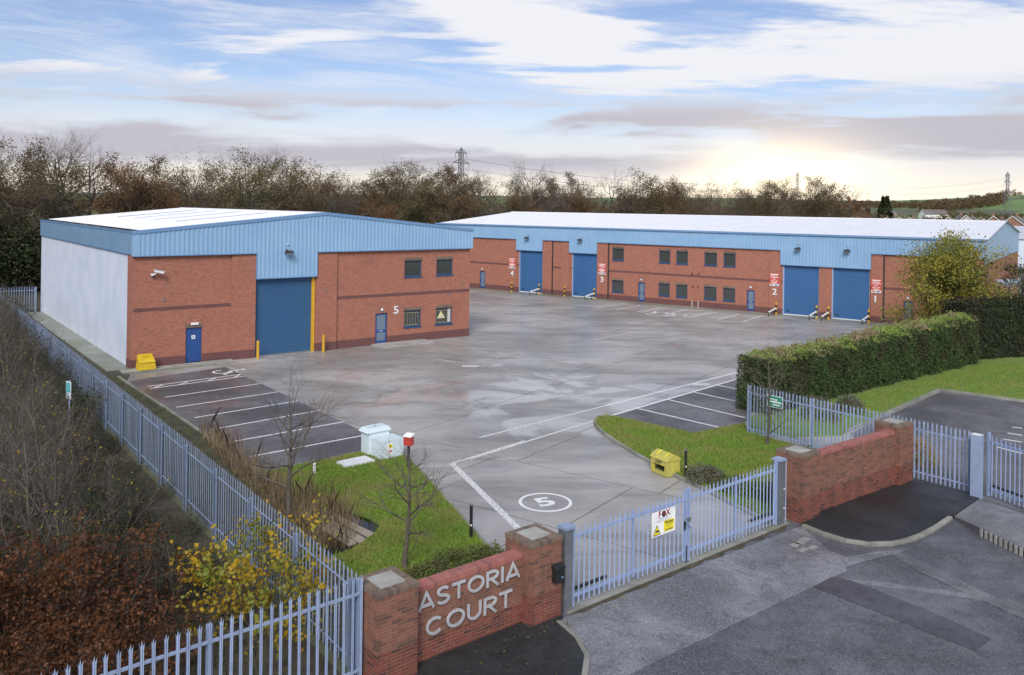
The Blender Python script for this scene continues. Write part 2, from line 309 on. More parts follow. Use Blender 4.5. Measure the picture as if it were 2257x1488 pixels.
# ------------------------------------------------------------------ mesh helpers
class MB:
    def __init__(s): s.v = []; s.f = []
    def add(s, vs, fs):
        o = len(s.v); s.v += [tuple(p) for p in vs]; s.f += [tuple(i + o for i in q) for q in fs]; return s
    def box(s, x0, x1, y0, y1, z0, z1):
        return s.add([(x0, y0, z0), (x1, y0, z0), (x1, y1, z0), (x0, y1, z0), (x0, y0, z1), (x1, y0, z1), (x1, y1, z1), (x0, y1, z1)],
                     [(0, 3, 2, 1), (4, 5, 6, 7), (0, 1, 5, 4), (1, 2, 6, 5), (2, 3, 7, 6), (3, 0, 4, 7)])
    def prism(s, poly, z0, z1):
        n = len(poly); a = sum(poly[i][0] * poly[(i + 1) % n][1] - poly[(i + 1) % n][0] * poly[i][1] for i in range(n))
        if a < 0: poly = poly[::-1]
        return s.add([(p[0], p[1], z0) for p in poly] + [(p[0], p[1], z1) for p in poly],
                     [tuple(range(n))[::-1], tuple(range(n, 2 * n))] + [(i, (i + 1) % n, n + (i + 1) % n, n + i) for i in range(n)])
    def plate(s, poly, y0, y1):
        """polygon in x, z made solid between y0 and y1"""
        n = len(poly); a = sum(poly[i][0] * poly[(i + 1) % n][1] - poly[(i + 1) % n][0] * poly[i][1] for i in range(n))
        if a < 0: poly = poly[::-1]
        return s.add([(p[0], y0, p[1]) for p in poly] + [(p[0], y1, p[1]) for p in poly],
                     [tuple(range(n)), tuple(range(n, 2 * n))[::-1]] + [(i, n + i, n + (i + 1) % n, (i + 1) % n) for i in range(n)])
    def tube(s, p0, p1, r0, r1=None, n=10, caps=True):
        r1 = r0 if r1 is None else r1; p0, p1 = Vector(p0), Vector(p1); d = (p1 - p0).normalized()
        a = d.cross(Vector((0, 0, 1)) if abs(d.z) < .9 else Vector((1, 0, 0))).normalized(); b = d.cross(a)
        vs = []
        for p, r in ((p0, r0), (p1, r1)):
            for i in range(n):
                t = 2 * math.pi * i / n; vs.append(p + a * (math.cos(t) * r) + b * (math.sin(t) * r))
        fs = [(i, (i + 1) % n, n + (i + 1) % n, n + i) for i in range(n)]
        if caps: fs += [tuple(range(n))[::-1], tuple(range(n, 2 * n))]
        return s.add(vs, fs)
    def build(s, name, mat, parent=None, smooth=False, loc=None, rz=None):
        return mesh_obj(name, np.array(s.v, float), s.f, mat, parent, smooth, loc, rz)
def box_uv(me):
    nv = len(me.vertices); nl = len(me.loops)
    if not nl: return
    co = np.empty(nv * 3); me.vertices.foreach_get('co', co); co = co.reshape(-1, 3)
    li = np.empty(nl, np.int32); me.loops.foreach_get('vertex_index', li)
    nm = np.empty(len(me.polygons) * 3); me.polygons.foreach_get('normal', nm); nm = np.abs(nm.reshape(-1, 3))
    tot = np.empty(len(me.polygons), np.int32); me.polygons.foreach_get('loop_total', tot)
    ln = np.repeat(nm, tot, axis=0); p = co[li]
    top = (ln[:, 2] > .7)[:, None]; side = ((ln[:, 0] > ln[:, 1]))[:, None]
    uv = np.where(top, p[:, [0, 1]], np.where(side, p[:, [1, 2]], p[:, [0, 2]]))
    me.uv_layers.new(name='UVMap'); me.uv_layers[0].data.foreach_set('uv', uv.ravel())
def mesh_data(name, v, f, mat, smooth=False, uv=True):
    me = bpy.data.meshes.new(name)
    if isinstance(f, np.ndarray):
        n, k = f.shape; me.vertices.add(len(v)); me.vertices.foreach_set('co', np.asarray(v, np.float32).ravel())
        me.loops.add(n * k); me.loops.foreach_set('vertex_index', f.astype(np.int32).ravel())
        me.polygons.add(n); me.polygons.foreach_set('loop_start', np.arange(0, n * k, k, dtype=np.int32)); me.polygons.foreach_set('loop_total', np.full(n, k, np.int32))
        me.update(calc_edges=True)
    else:
        me.from_pydata([tuple(p) for p in v], [], f); me.update()
        if uv: box_uv(me)
    if mat: me.materials.append(MATS[mat])
    if smooth: me.polygons.foreach_set('use_smooth', [True] * len(me.polygons))
    return me
def link(name, me, parent=None, loc=None, rz=None):
    o = bpy.data.objects.new(name, me); COL.objects.link(o)
    if parent: o.parent = parent
    if loc is not None: o.location = loc
    if rz is not None: o.rotation_euler = (0, 0, rz)
    return o
def mesh_obj(name, v, f, mat, parent=None, smooth=False, loc=None, rz=None):
    return link(name, mesh_data(name, v, f, mat, smooth), parent, loc, rz)
def tag(o, label, cat, group=None):
    o['label'] = label; o['category'] = cat
    if group: o['group'] = group
    return o
def thing(name, label, cat, loc=(0, 0, 0), deg=0.0, group=None):
    o = bpy.data.objects.new(name, None); COL.objects.link(o); o.empty_display_size = .3
    o.location = loc; o.rotation_euler = (0, 0, math.radians(deg)); return tag(o, label, cat, group)
def struct(o, kind='structure'): o['kind'] = kind; return o
def clone(root, label=None, loc=None, rz=None, scale=None, parent=None):
    c = root.copy(); COL.objects.link(c)
    if parent is not None: c.parent = parent
    if label: c['label'] = label
    if loc is not None: c.location = loc
    if rz is not None: c.rotation_euler = (0, 0, rz)
    if scale is not None: c.scale = (scale,) * 3 if isinstance(scale, (int, float)) else scale
    for ch in root.children: clone(ch, parent=c)
    return c
TEXTS = {}
def text_mesh(s, size, depth=.01, bold=0.0):
    k = (s, size, depth, bold)
    if k not in TEXTS:
        cu = bpy.data.curves.new('lettering', 'FONT'); cu.body = s; cu.size = size; cu.extrude = depth / 2; cu.offset = bold; cu.align_x = 'CENTER'; cu.align_y = 'CENTER'; cu.resolution_u = 3
        o = bpy.data.objects.new('lettering', cu); TEXTS[k] = bpy.data.meshes.new_from_object(o); bpy.data.objects.remove(o)
    return TEXTS[k]
def put_text(name, s, size, mat, parent, x, y, z, depth=.01, bold=0.0, flat=False, sx=1.0, rz=0.0):
    """lettering standing upright in the x-z plane facing -y (or lying flat)"""
    me = text_mesh(s, size, depth, bold).copy(); me.materials.clear(); me.materials.append(MATS[mat])
    o = bpy.data.objects.new(name, me); COL.objects.link(o); o.parent = parent; o.location = (x, y, z); o.scale = (sx, 1, 1)
    o.rotation_euler = (0, 0, rz) if flat else (math.pi / 2, 0, rz); return o

# ------------------------------------------------------------------ the setting: terrain, yard, roads, verges
G1O, G1A = (0.57, 19.59), 39.5          # line of the gate and the sign wall
G2O, G2A = (9.27, 26.47), 37.2          # line of the wall on the other side of the gate
B5O, B5A = (-22.09, 49.15), 37.7        # front of the detached unit
LBO, LBA = (-4.81, 101.06), -35.35      # front of the long terrace
g1, g2, b5, lb = frame(G1O, G1A), frame(G2O, G2A), frame(B5O, B5A), frame(LBO, LBA)
def sheet(name, poly, z, mat, parent=None, depth=.003):
    return MB().prism(poly, z - depth, z).build(name, mat, parent)
def gp(pts, z=0.0): return [ground(x, y, z) for x, y in pts]
def terrain():
    xs = np.concatenate([np.linspace(-4200, -200, 12), np.linspace(-150, 200, 8), np.linspace(260, 4200, 30)])
    ys = np.concatenate([np.linspace(-400, 260, 8), np.linspace(320, 2600, 36), np.linspace(2800, 5200, 6)])
    X, Y = np.meshgrid(xs, ys, indexing='ij')
    def hill(cx, cy, sx, sy, h): return h * np.exp(-((X - cx) / sx) ** 2 - ((Y - cy) / sy) ** 2)
    Z = hill(1000, 1500, 230, 420, 36) + hill(560, 1900, 380, 520, 24) + hill(1700, 1900, 500, 500, 36) + hill(-200, 2600, 1200, 700, 40) + hill(-2200, 2200, 900, 700, 45) + hill(830, 1150, 300, 260, 9)
    Z = Z * np.clip((Y - 330) / 300, 0, 1) - .03
    v = np.stack([X, Y, Z], -1).reshape(-1, 3); n, k = len(xs), len(ys)
    i, j = np.meshgrid(np.arange(n - 1), np.arange(k - 1), indexing='ij'); a = (i * k + j).ravel()
    return struct(mesh_obj('ground', v, np.stack([a, a + k, a + k + 1, a + 1], -1), 'fields', smooth=True)), hill
GROUND, _h = terrain()
def terrain_z(x, y):
    h = lambda cx, cy, sx, sy, q: q * math.exp(-((x - cx) / sx) ** 2 - ((y - cy) / sy) ** 2)
    return (h(1000, 1500, 230, 420, 36) + h(560, 1900, 380, 520, 24) + h(1700, 1900, 500, 500, 36) + h(830, 1150, 300, 260, 9)) * min(1, max(0, (y - 330) / 300)) - .03
# rough ground outside the fence and under the wood
struct(sheet('rough_ground', [(-90, 2), (-1, 14), (-3.4, 17.6), (-42.5, 69.5), (-36, 80), (-10, 112), (60, 105), (140, 230), (-40, 260), (-160, 160)], -.014, 'soil', depth=.01))
YARD = struct(sheet('yard', [g1(.9, .25), g1(10.9, .25), (13, 36), (31.5, 53), (60, 66), lb(56, .3), lb(-12, .3), (-24, 60), (-24, 44)], -.009, 'joint', depth=.002))
def clip(poly, hull):
    out = poly
    for i in range(len(hull)):
        a, b = hull[i], hull[(i + 1) % len(hull)]; inp, out = out, []
        sd = lambda p: (b[0] - a[0]) * (p[1] - a[1]) - (b[1] - a[1]) * (p[0] - a[0])
        for k in range(len(inp)):
            p, q = inp[k], inp[(k + 1) % len(inp)]; sp, sq = sd(p), sd(q)
            if sp >= 0: out.append(p)
            if sp * sq < 0: t = sp / (sp - sq); out.append((p[0] + (q[0] - p[0]) * t, p[1] + (q[1] - p[1]) * t))
        if not out: return []
    return out
def yard_slabs():
    hull = [g1(.9, .27), g1(10.9, .27), (40, 55), lb(56, -1.9), lb(-12, -1.9), (-24, 60), (-24, 44)]
    off = 41.27 - 79.65; rnd = random.Random(4)
    for r in range(-9, 9):
        t0, t1 = off + 4.83 * r + .022, off + 4.83 * (r + 1) - .022
        if t0 > -1.9: continue
        t1 = min(t1, -1.915)
        sh = rnd.uniform(0, 2)
        for k in range(-6, 13):
            s0 = k * 6.0 + sh; q = clip([lb(s0 + .02, t0), lb(s0 + 5.98, t0), lb(s0 + 5.98, t1), lb(s0 + .02, t1)], hull)
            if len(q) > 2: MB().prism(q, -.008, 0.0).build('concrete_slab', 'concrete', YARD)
    for k in range(-6, 30):       # paler apron along the terrace
        s0 = k * 2.0
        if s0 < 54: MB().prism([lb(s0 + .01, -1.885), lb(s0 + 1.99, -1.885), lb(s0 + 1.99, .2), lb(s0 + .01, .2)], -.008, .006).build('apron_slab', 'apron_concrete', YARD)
yard_slabs()
def mark(p, q, w, z, mat='white_paint', parent=None, name='painted_line'):
    d = Vector((q[0] - p[0], q[1] - p[1])); n = Vector((-d.y, d.x)).normalized() * w / 2
    return MB().prism([(p[0] - n.x, p[1] - n.y), (q[0] - n.x, q[1] - n.y), (q[0] + n.x, q[1] + n.y), (p[0] + n.x, p[1] + n.y)], z - .003, z).build(name, mat, parent)
def ring(c, r0, r1, z, mat, parent, name, a0=0.0, a1=360.0, n=40):
    m = MB(); P = []
    for i in range(n + 1):
        a = math.radians(a0 + (a1 - a0) * i / n); P.append((math.cos(a), math.sin(a)))
    for (x0, y0), (x1, y1) in zip(P, P[1:]):
        m.prism([(c[0] + x0 * r0, c[1] + y0 * r0), (c[0] + x0 * r1, c[1] + y0 * r1), (c[0] + x1 * r1, c[1] + y1 * r1), (c[0] + x1 * r0, c[1] + y1 * r0)], z - .003, z)
    return m.build(name, mat, parent)
def wheelchair(c, ang, parent, z, k=1.0):
    """painted access symbol: wheel, seat, leg, head"""
    f = frame(c, ang); w = .11 * k
    ring(f(0, 0), .34 * k, .45 * k, z, 'white_paint', parent, 'access_symbol', ang - 200, ang + 60, 22)
    for a, b in (((.0, .95), (.0, .35)), ((.0, .40), (.45, .40)), ((.40, .42), (.62, -.15)), ((.60, -.12), (.82, -.05)), ((.0, .70), (.33, .70))):
        mark(f(a[0] * k, a[1] * k), f(b[0] * k, b[1] * k), w, z + .0005 * a[0] + .0007, 'white_paint', parent, 'access_symbol')
    ring(f(.0, 1.13 * k), 0.0, .13 * k, z, 'white_paint', parent, 'access_symbol', n=12)

# bays beside the detached unit
BAY_L = struct(sheet('parking_bays', gp([(283, 841), (500, 809), (814, 956), (803, 1001), (586, 1046)]), .006, 'bay_tarmac'))
for a, b in [((330.6, 852), (534, 825.4)), ((335, 857), (542, 829.5)), ((367.6, 876), (575.7, 846)), ((393, 898), (617, 864)), ((433, 921), (660, 884)), ((471, 947), (709, 905)), ((504, 976), (762, 930)), ((555, 1007), (808, 959.5))]:
    mark(ground(*a), ground(*b), .10, .0105, parent=BAY_L)
for a, b in [((345, 855), (362, 849)), ((400, 848), (418, 842)), ((462, 840), (480, 833)), ((520, 832), (534, 826))]:
    mark(ground(*a), ground(*b), .10, .0125, parent=BAY_L)
wheelchair(ground(492, 820), 310, BAY_L, .0105, 1.15)
# bays by the hedge
BAY_R = struct(sheet('parking_bays', gp([(1338, 919), (1500, 873), (1640, 834), (1700, 850), (1648, 930), (1534, 960)]), .006, 'bay_tarmac'))
for a, b in [((1403, 899), (1588, 942)), ((1472, 880), (1646, 921)), ((1531.5, 864), (1650, 890)), ((1584, 849), (1650, 862))]:
    mark(ground(*a), ground(*b), .11, .0105, parent=BAY_R)
mark(ground(1336, 921), ground(1628, 836), .13, .0115, parent=BAY_R)
mark(ground(1060, 965), ground(1640, 818), .13, .006, 'worn_paint', YARD); mark(ground(1340, 894), ground(1640, 818.5), .12, .0085, 'white_paint', YARD)
mark(ground(1040, 1012), ground(1338, 920), .13, .006, 'worn_paint', YARD)
# bays in front of the terrace
for a, b in [((1319, 678.3), (1384, 668)), ((1363.5, 683), (1415.5, 673.5)), ((1409, 687.6), (1461, 677.5)), ((1418, 688.8), (1472, 679)), ((1471.5, 693), (1520, 681.5)), ((1519, 698.3), (1573, 687.5)), ((1528, 699.5), (1582, 688.8)), ((1587.4, 704.5), (1632.8, 692.5)), ((1641.6, 709), (1685, 696))]:
    mark(ground(*a), ground(*b), .12, .006, parent=YARD)
wheelchair(ground(1462, 690), 120, YARD, .0085, 1.5); wheelchair(ground(1503, 694.5), 120, YARD, .0085, 1.5)
for a, b in [((1312, 749), (1402, 732)), ((1328, 752), (1380, 757))]: mark(ground(*a), ground(*b), .10, .006, 'worn_paint', YARD)
for x, y in [(1040, 808), (1548, 848)]:
    p = ground(x, y); sheet('painted_patch', [(p[0] - .5, p[1] - .15), (p[0] + .5, p[1] - .1), (p[0] + .55, p[1] + .35), (p[0] - .45, p[1] + .3)], .0065, 'worn_paint', YARD)
# drive
mark(ground(1000, 1022), ground(1147, 1166), .24, .006, 'worn_paint', YARD)
mark(ground(1000, 1022), ground(1160, 972), .12, .009, 'worn_paint', YARD)
c5 = ground(1206, 1107); ring(c5, .79, .90, .006, 'white_paint', YARD, 'painted_circle', n=56)
put_text('painted_number', '5', 1.05, 'white_paint', YARD, c5[0], c5[1], .006, .003, .03, flat=True, rz=math.radians(24), sx=1.35)
DRAIN = sheet('channel_drain', [(-6.64, 55.38), (7.77, 45.23), (7.65, 45.03), (-6.76, 55.18)], .005, 'stone_cap', YARD)
THR = struct(MB().prism([g1(1.25, .02), g1(10.85, .02), g1(10.85, .34), g1(1.25, .34)], -.01, .022).build('gate_threshold', 'kerb'))

# roads outside the gate
MOSS = [g1(1.3 + i * .32, -.02 - (.10 + .07 * math.sin(i * 1.9) + .05 * math.sin(i * 4.3)) * (1 if i % 30 else 0)) for i in range(30)]
struct(sheet('moss_strip', MOSS + [g1(10.8, .03), g1(1.3, .03)], .005, 'soil', depth=.004))
ROAD = struct(sheet('road', [g1(-20, -45), g1(60, -45), g1(60, 1.2), g1(17, -.2), g1(11, .2), g1(-20, .2)], -.006, 'road_tarmac', depth=.01))
sheet('apron_surface', gp([(1245, 1363), (1737, 1172), (1770, 1160), (1800, 1185), (1845, 1225), (1872, 1258), (1797, 1292), (1562, 1405), (1388, 1488), (1250, 1556), (1150, 1500)]), 0.0, 'apron_tarmac', ROAD)
sheet('trench_patch', gp([(1797, 1293), (1838, 1271), (1880, 1280), (2050, 1345), (2188, 1408), (2152, 1435)]), .004, 'patch_tarmac', ROAD)
sheet('worn_strip', gp([(1850, 1274), (1960, 1284), (2100, 1303), (2290, 1330), (2290, 1352), (2160, 1322), (2000, 1299), (1846, 1281)]), .001, 'strip_tarmac', ROAD)
sheet('worn_strip', gp([(1972, 1210), (2060, 1248), (2180, 1308), (2290, 1362), (2290, 1378), (2150, 1315), (2030, 1260), (1966, 1220)]), .0035, 'strip_tarmac', ROAD)
sheet('worn_strip', gp([(1700, 1185), (1790, 1200), (1870, 1228), (1950, 1214), (2010, 1212), (1900, 1240), (1860, 1252), (1800, 1225)]), .0045, 'apron_tarmac', ROAD)
for x, y in [(1778, 1189), (1768, 1196), (1757, 1201), (1796, 1207), (1775, 1212)]:
    p = ground(x, y); f = frame(p, 39); MB().prism([f(-.17, -.1), f(.17, -.1), f(.17, .1), f(-.17, .1)], -.004, .008).build('valve_cover', 'kerb', ROAD)
PVZ = .085
PAVE_L = struct(MB().prism([g1(1.02, -.02), g1(-.02, -.02), g1(-.02, .34), g1(-3.1, .34), g1(-3.1, -.02), g1(-4.2, -.02), g1(-4.2, .5), g1(-16, .5), g1(-16, -4.5), g1(-2.5, -4.5)] + gp([(1245, 1590), (1285, 1530), (1298, 1488), (1303, 1455), (1296, 1426), (1267, 1392), (1238, 1368)], PVZ), -.02, PVZ).build('pavement', 'pavement_tarmac'))
KR = [(1772, 1153), (1800, 1166), (1850, 1183), (1900, 1192), (1950, 1195), (2000, 1188), (2050, 1170), (2104, 1137)]
PAVE_R = struct(MB().prism(gp(KR, PVZ) + [ground(2163, 1098, PVZ), (16.25, 29.4), (14.95, 30.85), g2(6.92, -.01), g2(5.93, -.01), g2(5.93, .18), g2(.96, .18), g2(.96, -.01)], -.02, PVZ).build('pavement', 'pavement_tarmac'))
def kerb_run(pts, top, w=.13, ln=.9, bottom=-.05, side=1):
    root = struct(bpy.data.objects.new('kerb', None)); COL.objects.link(root)
    P = [Vector(p) for p in pts]; seg = [0.0]
    for a, b in zip(P, P[1:]): seg.append(seg[-1] + (b - a).length)
    def at(d):
        d = min(max(d, 0), seg[-1] - 1e-6); i = max(k for k in range(len(seg)) if seg[k] <= d); i = min(i, len(P) - 2)
        return P[i].lerp(P[i + 1], (d - seg[i]) / max(1e-9, seg[i + 1] - seg[i]))
    def nrm(d):
        t = (at(d + .15) - at(d - .15)).normalized(); return Vector((-t.y, t.x)) * side
    n = max(1, round(seg[-1] / ln)); rr = random.Random(n)
    for i in range(n):
        d0, d1 = seg[-1] * i / n + .006, seg[-1] * (i + 1) / n - .006; tz = top + rr.uniform(-.006, .006)
        a, b = at(d0), at(d1); na, nb = nrm(d0) * w, nrm(d1) * w
        m = MB(); c = .02
        q = [(a.x, a.y), (b.x, b.y), (b.x + nb.x, b.y + nb.y), (a.x + na.x, a.y + na.y)]
        m.add([(x, y, bottom) for x, y in q] + [(x, y, tz - c) for x, y in q] + [(q[0][0] + na.x * .15, q[0][1] + na.y * .15, tz), (q[1][0] + nb.x * .15, q[1][1] + nb.y * .15, tz), (q[2][0], q[2][1], tz), (q[3][0], q[3][1], tz)],
              [(3, 2, 1, 0), (0, 1, 5, 4), (1, 2, 6, 5), (2, 3, 7, 6), (3, 0, 4, 7), (4, 5, 9, 8), (5, 6, 10, 9), (6, 7, 11, 10), (7, 4, 8, 11), (8, 9, 10, 11)])
        m.build('kerb_stone', 'kerb', root)
    return root
def smooth_pts(pts, k=4):
    out = []; P = [pts[0]] + list(pts) + [pts[-1]]
    for i in range(1, len(P) - 2):
        p0, p1, p2, p3 = (np.array(P[j]) for j in (i - 1, i, i + 1, i + 2))
        for t in np.linspace(0, 1, k, endpoint=False): out.append(tuple(.5 * ((2 * p1) + (-p0 + p2) * t + (2 * p0 - 5 * p1 + 4 * p2 - p3) * t * t + (-p0 + 3 * p1 - 3 * p2 + p3) * t ** 3)))
    return out + [pts[-1]]
KZ = PVZ + .012
kerb_run(smooth_pts(gp([(1240, 1366), (1270, 1390), (1299, 1425), (1306, 1455), (1300, 1488), (1287, 1530), (1247, 1590)], KZ)), KZ, side=-1, ln=.8)
kerb_run(smooth_pts(gp([(1771, 1156), (1800, 1168), (1850, 1185), (1900, 1195), (1950, 1198), (2000, 1191), (2050, 1173), (2104, 1139)], KZ)), KZ, side=1, ln=.75)
# the neighbour's crossing
RP = [(2107, 1138, .09), (2163, 1099, .09), (2257, 1132, .16), (2480, 1210, .26), (2480, 1322, .26), (2257, 1206, .25), (2165, 1164, .23)]
m = MB(); q = [(*ground(x, y, z), z) for x, y, z in RP]; n = len(q)
m.add([(x, y, -.03) for x, y, z in q] + q, [tuple(range(n)), tuple(range(n, 2 * n))[::-1]] + [(i, n + i, n + (i + 1) % n, (i + 1) % n) for i in range(n)])
RAMP = struct(m.build('crossing', 'worn_tarmac'))
pa, pb = Vector(ground(2165, 1164, .23)), Vector(ground(2257, 1206, .25)); dv = (pb - pa).normalized(); nv = Vector((-dv.y, dv.x)); step = (pb - pa).length / 8.4
if nv.dot(Vector((1, 1))) > 0: nv = -nv
for i in range(13):          # cream blocks set upright in the dark face of the crossing
    a = pa + dv * (i * step + .01); b = a + dv * step * .52
    MB().prism([tuple(a - nv * .02), tuple(b - nv * .02), tuple(b + nv * .035), tuple(a + nv * .035)], -.02, .215 + .0015 * i).build('edge_block', 'stone_cap', RAMP)
MB().prism([tuple(pa - nv * .02), tuple(pb + dv * 2 - nv * .02), tuple(pb + dv * 2 + nv * .012), tuple(pa + nv * .012)], -.025, .205).build('edge_face', 'patch_tarmac', RAMP)
# lot and lawn beyond the fence
LOT = struct(sheet('parking_lot', [(16.3, 29.3), (14.2, 32.3), (15.2, 37.3), (18.48, 40.77), (23.91, 46.41), (26.82, 43.9), (40, 32.5), (34, 18), (20, 22)], .005, 'bay_tarmac'))
for a, b in [((2200, 985), (2257, 1000)), ((2215, 968), (2257, 975)), ((2225, 955), (2257, 960)), ((2235, 942), (2257, 944))]: mark(ground(*a), ground(*b), .12, .010, 'white_paint', LOT)
LZ = .09
LAWN = struct(MB().prism([(10.9, 37.2), (12, 36.4), (14.6, 36.9), (18.36, 40.9), (23.8, 46.55), (26.9, 44.05), (42, 31), (70, 40), (56, 70), (30.2, 58), (11.2, 39.6)], -.02, LZ).build('lawn', 'grass'))
kerb_run([(40.5, 32.4), (26.85, 44.0), (23.85, 46.48), (18.42, 40.83), (15.1, 37.4)], LZ + .02, side=-1)
# verges by the drive
VZ = .11
VL_IN = gp([(769, 1249), (735, 1226), (759, 1218), (784, 1207), (814, 1189), (832, 1173), (844, 1153), (820, 1138), (784, 1126), (729, 1109), (693, 1111), (640, 1078), (602, 1052)], VZ)
VL_K = gp([(590, 1040), (800, 996), (858, 982), (884, 990), (930, 1037), (1000, 1114), (1086, 1214)], VZ)
VL = VL_K + [g1(-.25, .98), g1(-.25, .62), g1(-3.0, .62), g1(-4.2, .95)] + VL_IN
VERGE_L = struct(MB().prism(VL, -.02, VZ).build('verge', 'grass'))
VR_K = gp([(1344, 915), (1322, 918), (1313, 928), (1322, 941), (1345, 960), (1400, 994), (1480, 1039), (1545, 1068), (1640, 1118)], VZ)
VR = VR_K + [g1(10.6, .9), g2(-.05, .98), g2(.96, .6), g2(5.9, .6), (14.1, 32.0), (10.5, 36.85), ground(1646, 932, VZ), ground(1534, 955, VZ)]
VERGE_R = struct(MB().prism(VR, -.02, VZ).build('verge', 'grass'))
kerb_run(smooth_pts(gp([(870, 985), (930, 1039), (1000, 1117), (1086, 1218)], VZ + .01)), VZ + .012, side=1, ln=.9)
kerb_run(smooth_pts(gp([(585, 1042), (700, 1018), (800, 997), (868, 984)], .05)), VZ + .005, w=.08, side=-1)
kerb_run(smooth_pts(gp([(1350, 916), (1322, 918), (1312, 929), (1322, 943), (1345, 962), (1400, 996), (1480, 1041), (1545, 1071), (1640, 1120), (1700, 1150)], VZ)), VZ + .015, side=1, ln=.8)
kerb_run(gp([(1645, 931), (1534, 957), (1350, 917)], VZ), VZ + .004, w=.06, side=-1)
DITCH = struct(sheet('ditch', [(-3.6, 18.3), (-41.8, 69.0), b5(-.3, 28.5), b5(-.3, -.9)] + gp([(283, 843), (586, 1047)]) + VL_IN[::-1], .001, 'ditch_mud', depth=.008))
sheet('pond_water', [(x * .985 + ox, y + oy) for (x, y), ox, oy in zip(gp([(700, 1225), (790, 1210), (830, 1178), (815, 1145), (740, 1118), (690, 1130)], .01), (0,) * 6, (0,) * 6)], .012, 'pond_water', DITCH)
kerb_run(gp([(268, 829), (420, 928), (585, 1044)], .06), .07, w=.14, side=-1)
# footpaths at the detached unit
FP = struct(bpy.data.objects.new('footpath', None)); COL.objects.link(FP); FP.location = (*B5O, 0); FP.rotation_euler = (0, 0, math.radians(B5A))
for i in range(9):
    x0 = -.75 + i * .72; MB().box(x0 + .005, x0 + .715, -1.12, -.14, -.02, .09 + .003 * (i % 3)).build('paving_slab', 'stone_cap', FP); MB().box(x0 + .005, x0 + .715, -1.26, -1.127, -.02, .085).build('edging_stone', 'kerb', FP)
for i in range(6): MB().box(15.65 + i * .71, 16.35 + i * .71, -1.45, -.01, -.02, .10 + .004 * (i % 2)).build('paving_slab', 'stone_cap', FP)
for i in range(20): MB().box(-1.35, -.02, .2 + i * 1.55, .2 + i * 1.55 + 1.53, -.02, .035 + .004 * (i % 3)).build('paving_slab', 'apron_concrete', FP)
# path outside the fence
PATH = struct(sheet('path', gp([(-260, 800), (-40, 800), (30, 905), (75, 1000), (140, 1150), (200, 1290), (-60, 1290), (-200, 1050)]), -.008, 'path_tarmac'))
kerb_run(gp([(20, 905), (72, 1000), (137, 1150), (175, 1235)], .05), .10, w=.16, side=1, ln=.9)

# ------------------------------------------------------------------ buildings
def facade(root, name, mat, x0, x1, z0, z1, openings, y=0.0, depth=.22):
    ops = [o for o in openings if o[1] > x0 and o[0] < x1 and o[3] > z0 and o[2] < z1]
    xs = sorted({x0, x1} | {min(max(v, x0), x1) for o in ops for v in o[:2]}); zs = sorted({z0, z1} | {min(max(v, z0), z1) for o in ops for v in o[2:]})
    m = MB(); inside = lambda x, z: any(o[0] < x < o[1] and o[2] < z < o[3] for o in ops)
    for a, b in zip(xs, xs[1:]):
        for c, d in zip(zs, zs[1:]):
            if not inside((a + b) / 2, (c + d) / 2): m.add([(a, y, c), (b, y, c), (b, y, d), (a, y, d)], [(0, 1, 2, 3)])
    for o in ops:
        a, b, c, d = max(o[0], x0), min(o[1], x1), max(o[2], z0), min(o[3], z1); Y = y + depth
        m.add([(a, y, c), (a, Y, c), (a, Y, d), (a, y, d)], [(3, 2, 1, 0)]); m.add([(b, y, c), (b, Y, c), (b, Y, d), (b, y, d)], [(0, 1, 2, 3)])
        if d < z1: m.add([(a, y, d), (b, y, d), (b, Y, d), (a, Y, d)], [(3, 2, 1, 0)])
        if c > z0: m.add([(a, y, c), (b, y, c), (b, Y, c), (a, Y, c)], [(0, 1, 2, 3)])
    m.add([(x0, y, z1), (x1, y, z1), (x1, y + depth, z1), (x0, y + depth, z1)], [(0, 1, 2, 3)])
    return m.build(name, mat, root)
def ribbed(root, name, mat, x0, x1, zb, zt, y, pitch=.28, d=.035, breaks=()):
    pts = []; k = 0
    while x0 + k * pitch < x1:
        for fx, o in ((0, 0), (.42, 0), (.52, 1), (.90, 1)):
            x = x0 + (k + fx) * pitch
            if x < x1: pts.append((x, o))
        k += 1
    pts.append((x1, 0))
    for b in breaks:
        o = min(pts, key=lambda p: abs(p[0] - b)); pts[pts.index(o)] = (b, o[1])
    m = MB()
    for (xa, oa), (xb, ob) in zip(pts, pts[1:]):
        mid = (xa + xb) / 2; bz = zb(mid)
        m.add([(xa, y - oa * d, bz), (xb, y - ob * d, bz), (xb, y - ob * d, zt(xb)), (xa, y - oa * d, zt(xa))], [(0, 1, 2, 3)])
    return m.build(name, mat, root)
def shutter(root, x0, x1, z1, y, mat, slat=.11, z0=.03):
    m = MB(); n = int((z1 - z0) / slat); h = (z1 - z0) / n
    for i in range(n):
        a = z0 + i * h
        m.add([(x0, y, a), (x1, y, a), (x1, y - .014, a + h * .25), (x0, y - .014, a + h * .25), (x1, y - .014, a + h * .8), (x0, y - .014, a + h * .8), (x1, y, a + h), (x0, y, a + h)], [(0, 1, 2, 3), (3, 2, 4, 5), (5, 4, 6, 7)])
    m.add([(x0, y + .05, z0), (x1, y + .05, z0), (x1, y + .05, z1), (x0, y + .05, z1)], [(0, 1, 2, 3)])
    s = m.build('roller_shutter', mat, root)
    MB().box(x0, x1, y - .03, y + .03, z0 - .025, z0 + .05).build('bottom_rail', 'white_plastic' if mat == 'shutter_blue' else 'grey_metal', s)
    return s
